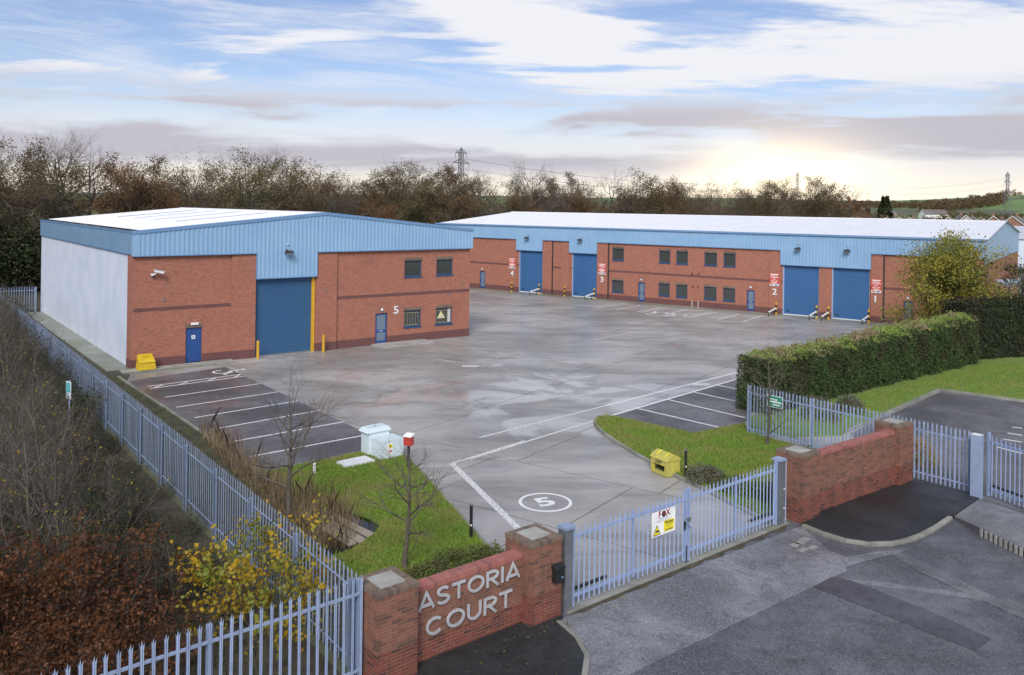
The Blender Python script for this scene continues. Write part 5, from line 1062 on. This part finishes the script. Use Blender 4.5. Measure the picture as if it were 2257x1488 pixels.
def scrub():
    rnd = random.Random(8); S, D, O = Vector((-3.15, 17.55)), Vector((-.603, .798)), Vector((-.798, -.603)); k = 0
    for d in np.arange(4.5, 30, .9):
        q = S + D * (d + rnd.uniform(-.4, .4)) + O * rnd.uniform(.6, 2.4); w = rnd.choice((0, 2, 2)); plant('scrub_bush', SHR[w], ('tangled leafless brown shrub at the foot of the long fence', '', 'low bramble like shrub at the foot of the long fence')[w], 'bush', (q.x, q.y, -.05), rnd.uniform(0, 6.28), rnd.uniform(.32, .55), 'scrub outside the long fence')
    for d in np.arange(5.5, 66, 1.45):
        for row in range(5 if d < 36 else 3):
            o = 1.3 + row * 1.5 + rnd.uniform(-.5, .6); q = S + D * (d + rnd.uniform(-.8, .8)) + O * o
            if d < 9 and row < 1: continue
            px = q.x / q.y * F_PX + 1128
            if px < -160: continue
            w = rnd.choice((0, 0, 1, 2)) if row else rnd.choice((0, 2, 2)); s = rnd.uniform(.75, 1.15) * (.5 if row == 0 and d < 24 else .8 if row == 1 and d < 24 else 1.0) * (1.25 if d > 30 else 1)
            plant('scrub_bush', SHR[w], SHL[w].replace('in the scrub outside the long fence', 'close along the long fence' if row == 0 else 'between the long fence and the path' if row == 1 else 'bordering the path outside the long fence'), 'bush', (q.x, q.y, -.05), rnd.uniform(0, 6.28), s, 'scrub outside the long fence'); k += 1
scrub()
sap = lambda seed, L, r, st=.30: [LV(L=L, r=r, seg=10, wob=.035, up=.03, tap=.85), LV(n=14, len=.50, r=r * .38, seg=6, wob=.10, up=.055, ang=58, start=st), LV(n=7, len=.50, r=.016, seg=4, wob=.14, up=.05, ang=40, start=.2), LV(n=4, len=.55, r=.009, seg=3, wob=.15, up=.03, ang=38, start=.2)]
for i, (p, L, r, seed, lab) in enumerate([((-6.61, 25.34), 4.5, .085, 31, 'bare young tree rising from the reeds beside the ditch'), ((-2.76, 22.58), 3.75, .075, 32, 'bare young tree on the grass behind the lettered wall'), ((10.75, 34.9), 3.6, .06, 33, 'bare thin tree beside the green sign on the fence')]):
    plant('young_tree', tree_meshes('sapling', seed, sap(seed, L, r * 1.15, .33 if i < 2 else .15), 'bark', 'twig', split=1), lab, 'tree', (*p, .08), i * 2.0)
for p, L, seed, lab in [((-11.7, 21.6), 5.0, 41, 'tall forked bare tree standing above the brown beech outside the fence'), ((-15.8, 26.4), 4.4, 42, 'bare many stemmed tree standing by the path kerb'), ((-22.5, 37.5), 5.0, 43, 'bare tree standing beside the notice board on the path')]:
    plant('bare_tree', tree_meshes('forked', seed, [LV(L=L, r=.075, seg=9, wob=.06, up=.05, tap=.85), LV(n=9, len=.42, r=.028, seg=6, wob=.12, up=.07, ang=38, start=.25), LV(n=6, len=.45, r=.011, seg=4, wob=.15, up=.05, ang=38, start=.2), LV(n=4, len=.5, r=.005, seg=3, wob=.2, up=.03, ang=38, start=.2)], 'bark', 'twig', stems=3, spread=.22, split=2), lab, 'tree', (*p, -.05))
beech_lv = [LV(L=2.1, r=.035, seg=6, wob=.12, up=.02, tap=.8), LV(n=10, len=.55, r=.015, seg=4, wob=.18, up=.02, ang=48, start=.1), LV(n=7, len=.5, r=.007, seg=3, wob=.2, up=.0, ang=45, start=.1), LV(n=3, len=.5, r=.004, seg=2, wob=.2, up=.0, ang=40, start=.1)]
for i, (p, s, lab) in enumerate([((-9.3, 18.2), 1.15, 'copper leaved beech bush against the near palisade fence'), ((-11.9, 17.2), 1.25, 'widest copper leaved beech bush, next to the path'), ((-8.0, 15.9), .95, 'low copper leaved beech bush close behind the near fence pales'), ((-10.4, 14.6), 1.0, 'copper leaved beech bush behind the end of the near fence')]):
    plant('beech_bush', tree_meshes('beech', 51 + i, beech_lv, 'bark', 'twig', 'beech_leaf', 8500, .085, stems=8, spread=.75, split=1, jitter=.07), lab, 'bush', (*p, -.05), i * 1.3, s)
plant('yellow_shrub', tree_meshes('yellow', 61, [LV(L=2.0, r=.02, seg=6, wob=.14, up=.01, tap=.8), LV(n=8, len=.5, r=.009, seg=4, wob=.2, up=.02, ang=45, start=.2), LV(n=5, len=.5, r=.005, seg=3, wob=.2, up=.0, ang=45, start=.1)], 'bark', 'twig', 'yellow_leaf', 3000, .09, stems=13, spread=.7, split=1, aspect=.8, jitter=.06), 'shrub with yellow leaves in the corner where the two fences meet', 'shrub', (-5.75, 19.55, -.05), 0.0, 1.2)
plant('autumn_tree', tree_meshes('autumn', 71, [LV(L=6.8, r=.16, seg=8, wob=.06, up=.04, tap=.85), LV(n=18, len=.56, r=.06, seg=6, wob=.13, up=.06, ang=55, start=.06), LV(n=8, len=.46, r=.022, seg=4, wob=.17, up=.04, ang=45, start=.15), LV(n=6, len=.5, r=.010, seg=3, wob=.2, up=.0, ang=42, start=.1)], 'bark', 'twig', 'autumn_leaf', 34000, .17, stems=3, spread=.25, jitter=.22), 'rounded tree with yellow green leaves behind the hedge', 'tree', (32.2, 62.0, 0), .5, (1.0, 1.0, .98))
plant('bare_tree', tree_meshes('silver', 72, [LV(L=5.8, r=.10, seg=8, wob=.06, up=.05, tap=.85), LV(n=14, len=.45, r=.035, seg=6, wob=.12, up=.08, ang=36, start=.15), LV(n=8, len=.46, r=.014, seg=4, wob=.15, up=.05, ang=38, start=.15), LV(n=5, len=.5, r=.006, seg=3, wob=.2, up=.0, ang=38, start=.1)], 'bark_grey', 'twig', 'autumn_leaf', 500, .12, stems=3, spread=.3), 'silvery bare tree right beside the yellow green tree', 'tree', (36.4, 62.5, 0))
plant('dark_conifer', tree_meshes('conifer', 73, [LV(L=6.4, r=.12, seg=9, wob=.02, up=.03, tap=.9), LV(n=34, len=.30, r=.03, seg=5, wob=.08, up=-.03, ang=80, start=.08), LV(n=8, len=.35, r=.010, seg=3, wob=.12, up=-.02, ang=45, start=.15)], 'bark', 'twig', 'ivy_leaf', 5200, .13, split=1, jitter=.09), 'small dark conifer at the far end of the dark hedge', 'tree', (39.2, 64.0, 0))
def hedge(label, a, b, thick, h0, h1, n_leaf, seed, lsize=.13, leafmat='hedge_leaf'):
    a, b = Vector(a), Vector(b); L = (b - a).length; deg = math.degrees(math.atan2(b.y - a.y, b.x - a.x)); r = thing('hedge', label, 'hedge', (a.x, a.y, 0), deg); rng = np.random.default_rng(seed)
    top = lambda x: h0 + (h1 - h0) * x / L
    m = MB(); xs = np.linspace(.15, L - .15, 30)
    for x0, x1 in zip(xs, xs[1:]): m.add([(x0, .2, .0), (x1, .2, .0), (x1, thick - .2, .0), (x0, thick - .2, .0), (x0, .28, top(x0) - .22), (x1, .28, top(x1) - .22), (x1, thick - .28, top(x1) - .22), (x0, thick - .28, top(x0) - .22)], [(4, 5, 6, 7), (0, 1, 5, 4), (2, 3, 7, 6)] + ([(3, 0, 4, 7)] if x0 == xs[0] else []) + ([(1, 2, 6, 5)] if x1 == xs[-1] else []))
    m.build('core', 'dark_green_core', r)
    nf, nt, ne = int(n_leaf * .48), int(n_leaf * .34), int(n_leaf * .07)
    def wob(x, z): return .10 * np.sin(x * 2.1 + z * 1.7) + .07 * np.sin(x * 5.3 - z * 3.1) + .04 * np.sin(x * 11 + z * 9)
    x = rng.uniform(0, L, nf); z = rng.uniform(0.02, 1, nf) * (top(x)); f = np.stack([x, .10 + wob(x, z) - .12 * np.sin(np.pi * np.clip(z / top(x), 0, 1)) + .18 * np.clip((z / top(x) - .88) / .12, 0, 1) + rng.normal(0, .055, nf) - np.where(rng.random(nf) < .04, rng.uniform(0, .28, nf), 0) + np.where(np.sin(x * 3.7) * np.sin(x * 1.3 + z * 2) > .72, .16, 0), z], 1)
    x = rng.uniform(0, L, nf // 6); z = rng.uniform(0, 1, nf // 6) * top(x); bk = np.stack([x, thick - .05 + rng.normal(0, .08, nf // 6), z], 1)
    y = rng.uniform(0, thick, ne); z = rng.uniform(0, 1, ne) * h0; e0 = np.stack([wob(y, z) * .8 + rng.normal(0, .06, ne), y, z], 1); z2 = rng.uniform(0, 1, ne) * h1; e1 = np.stack([L + rng.normal(0, .06, ne), y, z2], 1)
    x = rng.uniform(0, L, nt); y = rng.uniform(0.05, thick - .05, nt); t = np.stack([x, y, top(x) - .07 + wob(x, y * 2) * .9 - .25 * np.abs(y / thick * 2 - 1) ** 4 + .10 * np.sin(x * .9) * np.sin(x * .37 + 1) + rng.normal(0, .05, nt) + np.where(rng.random(nt) < .05, rng.uniform(0, .30, nt), 0)], 1)
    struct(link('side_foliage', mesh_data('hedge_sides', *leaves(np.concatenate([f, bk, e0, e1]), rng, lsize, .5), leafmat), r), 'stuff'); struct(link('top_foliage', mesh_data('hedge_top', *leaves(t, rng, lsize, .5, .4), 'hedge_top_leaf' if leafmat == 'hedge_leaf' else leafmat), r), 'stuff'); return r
hedge('long clipped evergreen hedge between the parking bays and the lawn', (12.5, 40.25), (30.4, 54.5), 1.9, 2.68, 3.2, 95000, 81, .105)
hedge('taller dark hedge across the end of the lawn', (30.2, 55.4), (46, 61.5), 2.2, 3.9, 4.1, 26000, 82, .16, 'ivy_leaf')
def mound(name, label, loc, r, h, n, leaf, seed, lsize=.07):
    rng = np.random.default_rng(seed); o = thing(name, label, 'shrub', loc); u = rng.normal(size=(n, 3)); u /= np.linalg.norm(u, axis=1, keepdims=True); u[:, 2] = np.abs(u[:, 2]); k = rng.uniform(.72, 1.08, (n, 1)) * (1 + .18 * np.sin(u[:, :1] * 7 + seed) * np.cos(u[:, 1:2] * 6))
    P = u * k * np.array([r, r, h]); link('foliage', mesh_data('mound_foliage', *leaves(P, rng, lsize, .55), leaf), o); s = []
    rnd = random.Random(seed)
    for i in range(26): a = rnd.uniform(0, 6.28); q = rnd.uniform(.3, .9); s.append((0, 0, -.05, math.cos(a) * r * q, math.sin(a) * r * q, h * rnd.uniform(.4, .85), .012, .004))
    link('stems', mesh_data('mound_stems', *tubes(s, 4), 'bark'), o); return o
for i, (p, r, h, lab) in enumerate([((-1.35, 22.35), .85, .55, 'low green shrub spreading behind the lettered wall'), ((-.55, 22.95), .7, .45, 'low green shrub at the kerb tip beside the black post'), ((-2.0, 21.6), .7, .5, 'low green shrub nearest the bare tree behind the lettered wall')]): mound('low_shrub', lab, (*p, VZ), r, h, 2600, 'shrub_leaf', 90 + i)
for i, (p, r, h, mt, lab) in enumerate([((7.1, 30.3), .75, .5, 'sage_leaf', 'grey green shrub beside the slim post on the verge'), ((7.9, 29.3), .8, .42, 'shrub_leaf', 'low green shrub on the verge behind the gate'), ((8.9, 28.6), .7, .45, 'shrub_leaf', 'low green shrub on the verge next to the gate hinge'), ((11.2, 31.3), .85, .95, 'sage_leaf', 'rounded grey green shrub behind the plain wall'), ((13.2, 32.3), .55, .6, 'orange_leaf', 'small orange brown shrub between the plain wall and the fence'), ((15.9, 32.8), .8, 1.0, 'orange_leaf', 'orange leaved shrub behind the fence in the lot'), ((14.6, 39.6), .9, 1.0, 'sage_leaf', 'feathery pale green shrub at the foot of the long hedge'), ((16.6, 41.0), .7, .8, 'sage_leaf', 'smaller pale green shrub at the foot of the long hedge')]): mound('low_shrub', lab, (*p, VZ - .02), r, h, 2400, mt, 100 + i, .08)
def in_poly(P, poly):
    x, y = P[:, 0], P[:, 1]; ins = np.zeros(len(P), bool); n = len(poly)
    for i in range(n):
        (x0, y0), (x1, y1) = poly[i], poly[(i + 1) % n]; c = ((y0 > y) != (y1 > y)); xi = (x1 - x0) * (y - y0) / (y1 - y0 + 1e-12) + x0; ins ^= c & (x < xi)
    return ins
def blades(name, label, poly, z, n, h, mat, seed, w=.012, bend=.35):
    rng = np.random.default_rng(seed); A = np.array(poly); P = rng.uniform(A.min(0), A.max(0), (n * 3, 2)); P = P[in_poly(P, poly)][:n]; k = len(P)
    a = rng.uniform(0, 6.283, k); hh = h * rng.uniform(.45, 1.25, k); dx, dy = np.cos(a), np.sin(a); b = hh * rng.uniform(0, bend, k); c = rng.uniform(0, 6.283, k)
    base = np.stack([P[:, 0], P[:, 1], np.full(k, z - .01)], 1); s = np.stack([dx * w, dy * w, 0 * dx], 1); mid = base + np.stack([np.cos(c) * b * .4, np.sin(c) * b * .4, hh * .6], 1); tip = base + np.stack([np.cos(c) * b, np.sin(c) * b, hh], 1)
    V = np.stack([base - s, base + s, mid + s * .7, tip, mid - s * .7], 1).reshape(-1, 3); o = mesh_obj(name, V, np.arange(5 * k).reshape(k, 5), mat); struct(o, 'stuff'); o['label'] = label; o['category'] = 'grass' if 'grass' in name else 'reeds'; return o
blades('grass', 'short green grass on the verge behind the lettered wall', VL, VZ, 46000, .09, 'grass_blades', 1, bend=.8)
blades('grass', 'short green grass on the verge beside the grit bin', VR, VZ, 46000, .09, 'grass_blades', 2, bend=.8)
blades('grass', 'green lawn grass in front of the long hedge', [(11.2, 38.4), (18.3, 41.2), (23.7, 46.8), (27, 44.4), (38, 36), (46, 52), (31, 54.5)], LZ, 40000, .08, 'grass_blades', 3, .02)
blades('ditch_grass', 'rough dead grass along the ditch beside the long fence', [(-4.2, 19.2), (-40, 67), b5(-1.6, 26), b5(-1.5, -1.3)] + gp([(283, 843), (586, 1047)]) + VL_IN[::-1], 0.0, 26000, .16, 'shrub_leaf', 4, .012, .9)
blades('scrub_grass', 'rank grass and litter under the scrub outside the fence', [(-4, 16.5), (-41, 66), (-60, 60), (-30, 22), (-12, 13)], -.01, 26000, .24, 'ivy_leaf', 6, .016, .9)
blades('reeds', 'dead straw coloured reeds standing in the ditch and pond', gp([(650, 1190), (690, 1225), (775, 1212), (800, 1165), (740, 1122), (660, 1092), (570, 1034), (480, 964), (440, 952), (480, 1010), (570, 1100)]), 0.0, 3600, 1.05, 'reed_straw', 5, .008, .6)
for i, (x, y, deg, ln) in enumerate([(-4.70, 25.35, -38, 1.9), (-4.78, 24.95, -41, 1.7), (-4.98, 24.75, -44, 1.45)]):
    b = MB().box(-ln / 2, ln / 2, -.13, .13, -.02, .02).build('timber_board', 'old_timber', None); b.location = (x, y, .17 - i * .03); b.rotation_euler = (math.radians(7), math.radians(5), math.radians(deg)); tag(b, ('weathered board lying at the pond edge, farthest from the reeds', 'pale weathered board lying between two others at the pond edge', 'narrow weathered board lying closest to the reeds')[i], 'board')
def litter():
    rng = np.random.default_rng(7); P = []
    for (x, y), s, n in ((g1(3.0, -.25), (2.2, .18), 120), (g1(7.5, -.3), (2.0, .2), 60), (g1(4, -4), (6, 2.5), 130), (g1(14, -5), (4, 2.5), 70), (g1(-2, -1.2), (1.4, .6), 40)):
        a = math.radians(G1A); q = rng.normal(size=(n, 2)) * s; P += [(x + u * math.cos(a) - v * math.sin(a), y + u * math.sin(a) + v * math.cos(a), .02) for u, v in q]
    P = np.array(P); v, f = leaves(P, rng, .06, .7); v[:, 2] = .012 + np.abs(v[:, 2] - .02) * .25; v[:, 2] += np.where(in_poly(v[:, :2], [tuple(p) for p in gp([(900, 1500), (930, 1470), (1245, 1360), (1300, 1425), (1300, 1488), (1250, 1560)], PVZ)]), PVZ, 0); o = struct(mesh_obj('fallen_leaves', v, f, 'autumn_leaf'), 'stuff'); o['label'] = 'fallen yellow leaves scattered on the tarmac outside the gate'; o['category'] = 'leaves'
litter()

# ------------------------------------------------------------------ far country
def pylon(loc, H, deg, label):
    o = thing('pylon', label, 'pylon', loc, deg, 'electricity pylons'); r = .16; m = MB()
    def half(z): return 3.6 * (1 - z / H) ** 1.15 + .45 if z < H * .62 else .9 + .0 * z if z < H * .93 else .9 * (H - z) / (H * .07) + .05
    zs = [0, H * .12, H * .24, H * .36, H * .47, H * .56, H * .64, H * .72, H * .80, H * .88, H * .94, H]
    c = lambda z, i: Vector(((-1, 1, 1, -1)[i] * half(z), (-1, -1, 1, 1)[i] * half(z), z))
    for a, b in zip(zs, zs[1:]):
        for i in range(4): m.tube(c(a, i), c(b, i), r, n=4, caps=False); m.tube(c(a, i), c(b, (i + 1) % 4), r * .55, n=3, caps=False); m.tube(c(a, (i + 1) % 4), c(b, i), r * .55, n=3, caps=False); m.tube(c(b, i), c(b, (i + 1) % 4), r * .55, n=3, caps=False)
    m.build('tower', 'pylon_steel', o); ends = []
    for z, w in ((H * .64, 6.2), (H * .80, 7.4), (H * .94 - .5, 5.0)):
        for s in (-1, 1):
            a = MB(); tip = Vector((s * w, 0, z + .2))
            for y in (-.9, .9): a.tube((s * .8, y, z), tip, r * .8, n=4, caps=False); a.tube((s * .8, y, z + 1.8), tip, r * .7, n=4, caps=False)
            a.build('cross_arm', 'pylon_steel', o); MB().tube(tip, tip - Vector((0, 0, 2.6)), .12, n=5).build('insulator', 'pylon_steel', o); ends.append(o.matrix_basis @ (tip - Vector((0, 0, 2.6))))
    return o, ends
bpy.context.view_layer.update()
def bearing(px, Y): return ((px - 1128.5) / F_PX * Y, Y)
def place(px, Y): x, y = bearing(px, Y); return (x, y, terrain_z(x, y))
py = [pylon((*bearing(1015, 400)[:2], -.1), 37.5, 62, 'lattice pylon rising above the wood behind the warehouses'), pylon(place(1757, 800), 46, 40, 'lattice pylon on the skyline where the glow is brightest'), pylon(place(2220, 700), 44, 40, 'lattice pylon on the skyline above the green hill')]
def wires(A, B, label):
    w = thing('power_lines', label, 'power line', (0, 0, 0))
    for a, b in zip(A, B):
        n = 14; P = [a.lerp(b, i / n) - Vector((0, 0, 1)) * (9.0 * 4 * (i / n) * (1 - i / n)) for i in range(n + 1)]; link('wire', mesh_data('wire', *tubes([(*p, *q, .045, .045) for p, q in zip(P, P[1:])], 3), 'pylon_steel'), w)
for o, e in py: pass
mats = [Matrix.Translation(o.location) @ Matrix.Rotation(o.rotation_euler.z, 4, 'Z') for o, e in py]
def ends_of(i, H):
    out = []
    for z, w in ((H * .64, 6.2), (H * .80, 7.4), (H * .94 - .5, 5.0)):
        for s in (-1, 1): out.append((mats[i] @ Vector((s * w, 0, z - 2.4, 1)).to_4d()).to_3d() if False else mats[i] @ Vector((s * w, 0, z - 2.4)))
    return out
E1, E2, E3 = ends_of(0, 37.5), ends_of(1, 46), ends_of(2, 44)
wires(E1, E2, 'power lines strung from the pylon above the wood to the skyline pylon'); wires(E2, E3, 'power lines strung between the two skyline pylons'); wires([p + Vector((-520, 80, 0)) for p in E1], E1, 'power lines running off to the left of the pylon above the wood')
def house(px, Y, w, d, eave, ridge_h, deg, wallmat, label, z=None, roofmat='roof_tile'):
    x, y = bearing(px, Y); o = thing('house', label, 'house', (x, y, terrain_z(x, y) - .1 if z is None else z), deg, 'houses in the valley')
    MB().box(-w / 2, w / 2, -d / 2, d / 2, 0, eave).build('wall', wallmat, o); m = MB()
    for s in (-1, 1): m.add([(s * w / 2 - s * .01, -d / 2, eave), (s * w / 2 - s * .01, d / 2, eave), (s * w / 2 - s * .01, 0, ridge_h)], [(0, 1, 2), (2, 1, 0)][:1] if s > 0 else [(0, 2, 1)])
    m.build('gable', 'render_white' if wallmat != 'house_brick' else wallmat, o); m = MB(); t = .18
    for s in (-1, 1): m.add([(-w / 2 - .35, s * (d / 2 + .4), eave - .25), (w / 2 + .35, s * (d / 2 + .4), eave - .25), (w / 2 + .35, 0, ridge_h + .05), (-w / 2 - .35, 0, ridge_h + .05), (-w / 2 - .35, s * (d / 2 + .4), eave - .25 + t), (w / 2 + .35, s * (d / 2 + .4), eave - .25 + t), (w / 2 + .35, 0, ridge_h + .05 + t), (-w / 2 - .35, 0, ridge_h + .05 + t)], [(0, 1, 2, 3), (7, 6, 5, 4), (0, 4, 5, 1), (1, 5, 6, 2), (3, 7, 4, 0)])
    rf = m.build('roof', roofmat, o); MB().box(w * .25, w * .25 + .6, -.3, .3, ridge_h - .5, ridge_h + 1.1).build('chimney', 'house_brick', rf); m = MB()
    for s in (-1, 1):
        for k in (-1, 1): m.add([(s * (w / 2 + .36), k * (d / 2 + .4), eave - .30), (s * (w / 2 + .36), 0, ridge_h + .02), (s * (w / 2 + .36), 0, ridge_h + .30), (s * (w / 2 + .36), k * (d / 2 + .4), eave - .02), (s * (w / 2 + .30), k * (d / 2 + .4), eave - .30), (s * (w / 2 + .30), 0, ridge_h + .02), (s * (w / 2 + .30), 0, ridge_h + .30), (s * (w / 2 + .30), k * (d / 2 + .4), eave - .02)], [(0, 1, 2, 3), (7, 6, 5, 4), (3, 2, 6, 7), (0, 4, 5, 1), (0, 3, 7, 4)])
    m.build('bargeboard', 'render_white', rf)
    for z in (1.0, 3.5):
        if z + 1.2 < eave:
            for q in (-w * .27, w * .27):
                f = MB().box(q - .6, q + .6, -d / 2 - .04, -d / 2, z, z + 1.2).build('window', 'render_white', o); MB().box(q - .5, q + .5, -d / 2 - .05, -d / 2 - .04, z + .1, z + 1.1).build('pane', 'window_glass', f)
    if eave > 4:
        for s in (-1, 1): f = MB().box(*sorted((s * w / 2, s * (w / 2 + .04))), -.6, .6, 3.5, 4.7).build('window', 'render_white', o); MB().box(*sorted((s * (w / 2 + .04), s * (w / 2 + .05))), -.5, .5, 3.6, 4.6).build('pane', 'window_glass', f)
    return o
for i, (px, Y, sc) in enumerate([(1955, 330, 1), (1978, 345, 1), (2010, 350, .95), (2058, 340, .95), (2092, 320, 1.05), (2122, 300, 1.15), (2140, 285, 1.15), (2165, 300, 1), (2190, 275, 1.15), (2214, 290, 1.05), (2238, 262, 1.2), (2262, 275, 1.1)]):
    house(px, Y * 1.12, 8.5 * sc, 7 * sc, 4.4 * sc, 7.0 * sc + .3 * (i % 3), (60, 75, 50, 68)[i % 4], ('house_brick', 'render_white')[i % 3 == 0], 'white rendered gabled house among the rooftops beyond the terrace' if i % 3 == 0 else 'brick gabled house with white bargeboards among the rooftops beyond the terrace')
house(2057, 900, 26, 12, 6, 11, 8, 'render_white', 'long white farmhouse below the dark wood on the hill'); house(1866, 800, 12, 9, 6, 10.5, 70, 'render_white', 'pale gabled house at the foot of the left slope'); house(1967, 760, 11, 9, 5.5, 9.5, 60, 'house_brick', 'brick house beside the two tall dark conifers')
f = thing('factory_shed', 'grey roofed shed behind the right gable of the terrace', 'building', (*bearing(2290, 150)[:2], 0), -35); MB().box(-14, 30, 0, 24, 0, 5.2).build('wall', 'white_sheet', f); MB().add([(-14.3, -.3, 5.2), (30.3, -.3, 5.2), (30.3, 12, 7.4), (-14.3, 12, 7.4), (30.3, 24.3, 5.2), (-14.3, 24.3, 5.2)], [(0, 1, 2, 3), (3, 2, 4, 5)]).build('roof', 'roof_grey', f); MB().add([(-14, 0, 5.2), (-14, 24, 5.2), (-14, 12, 7.38)], [(0, 2, 1)]).add([(30, 0, 5.2), (30, 24, 5.2), (30, 12, 7.38)], [(0, 1, 2)]).build('gable', 'white_sheet', f)
f = thing('shelter', 'pale sloping canopy roof on posts beyond the dark hedge', 'shelter', (*bearing(2262, 66)[:2], 0), -20); MB().add([(-1.6, -1.5, 4.35), (4.5, -1.5, 5.0), (4.5, 3, 5.0), (-1.6, 3, 4.35), (-1.6, -1.5, 4.15), (4.5, -1.5, 4.8), (4.5, 3, 4.8), (-1.6, 3, 4.15)], [(0, 1, 2, 3), (7, 6, 5, 4), (0, 4, 5, 1), (1, 5, 6, 2), (2, 6, 7, 3), (3, 7, 4, 0)]).build('roof', 'roof_grey', f)
for x, y in ((-1.3, -1.2), (-1.3, 2.7), (4.2, -1.2), (4.2, 2.7)): MB().tube((x, y, -.05), (x, y, 4.25 + (x + 1.3) * .1), .07, n=8).build('post', 'grey_metal', f)
for px, Y, h in ((1882, 330, 9.5), (1974, 300, 9.5), (2053, 290, 9.5)):
    x, y = bearing(px, Y); o = thing('street_lamp', 'tall grey street lamp among the rooftops beyond the terrace', 'street lamp', (x, y, 0), 0, 'street lamps in the valley'); MB().tube((0, 0, -.05), (0, 0, h), .11, .06, 8).build('column', 'galvanised', o); MB().tube((0, 0, h), (-1.1, 0, h + .25), .05, n=6).box(-1.7, -1.0, -.16, .16, h + .18, h + .32).build('lantern', 'galvanised', o)
def far_tree_mesh(seed, n, rx, h, cone=False):
    rng = np.random.default_rng(seed); u = rng.normal(size=(n, 3)); u /= np.linalg.norm(u, axis=1, keepdims=True); k = rng.uniform(.45, 1.0, (n, 1)); P = u * k * np.array([rx, rx, h * .42]) + np.array([0, 0, h * .55])
    if cone: P[:, :2] *= np.clip((h - P[:, 2:3]) / h * 1.6, .1, 1)
    return leaves(P, rng, h * .16, .8)
def far_wood(name, label, pts, mat, seed):
    rnd = random.Random(seed); V, Fc, o = [], [], 0; protos = [far_tree_mesh(seed + i, 60, .38, 1.0) for i in range(4)]
    for x, y, h in pts:
        v, f = rnd.choice(protos); a = rnd.uniform(0, 6.28); R = np.array([[math.cos(a), -math.sin(a), 0], [math.sin(a), math.cos(a), 0], [0, 0, 1]]); V.append(v @ R.T * h * rnd.uniform(.8, 1.2) + np.array([x, y, terrain_z(x, y) - .5])); Fc.append(f + o); o += len(v)
    q = struct(mesh_obj(name, np.concatenate(V), np.concatenate(Fc), mat), 'stuff'); q['label'] = label; q['category'] = 'woodland'; return q
rnd = random.Random(3)
def belt(p0, p1, Y0, Y1, n, h, dy): return [(*bearing(px, Y), h * rnd.uniform(.7, 1.25)) for px, Y in ((lambda t: (p0 + (p1 - p0) * t, Y0 + (Y1 - Y0) * t + rnd.uniform(-dy, dy)))(rnd.random()) for _ in range(n))]
far_wood('far_wood', 'brown wood along the crest of the far hill', belt(2030, 2215, 1250, 1400, 420, 12, 120) + belt(2200, 2420, 1500, 1600, 50, 11, 60) + belt(1800, 2060, 1500, 1400, 330, 10, 90), 'oak_leaf', 300)
far_wood('far_wood', 'dark hedgerow trees between the fields below the hill', belt(1840, 2300, 700, 640, 120, 7, 12) + belt(1900, 2300, 520, 470, 110, 6.5, 10) + belt(2050, 2330, 980, 900, 100, 8, 12) + belt(1830, 1960, 880, 860, 70, 9, 25) + belt(1930, 2290, 420, 400, 130, 5.5, 14), 'olive_leaf', 310)
far_wood('far_wood', 'russet trees massed on the low slope beyond the warehouse wood', belt(1560, 1890, 330, 300, 150, 11.5, 45) + belt(1380, 1800, 420, 420, 110, 12, 40), 'russet_leaf', 320)
far_wood('far_wood', 'distant trees on the horizon behind the wood', belt(-700, 1400, 700, 650, 260, 14, 120), 'oak_leaf', 330)
for px, h in ((1946, 19), (1955, 20)):
    x, y, z = place(px, 520); o = thing('tall_conifer', 'tall narrow dark conifer, one of a pair standing in the fields', 'tree', (x, y, z - .2), 0, 'pair of tall conifers'); v, fc = far_tree_mesh(px, 420, .17, 1.0, True); link('crown', mesh_data('conifer_crown', v * h * np.array([1, 1, 1]), fc, 'ivy_leaf'), o); MB().tube((0, 0, -.3), (0, 0, h * .5), .25, .1, 6).build('trunk', 'bark', o)
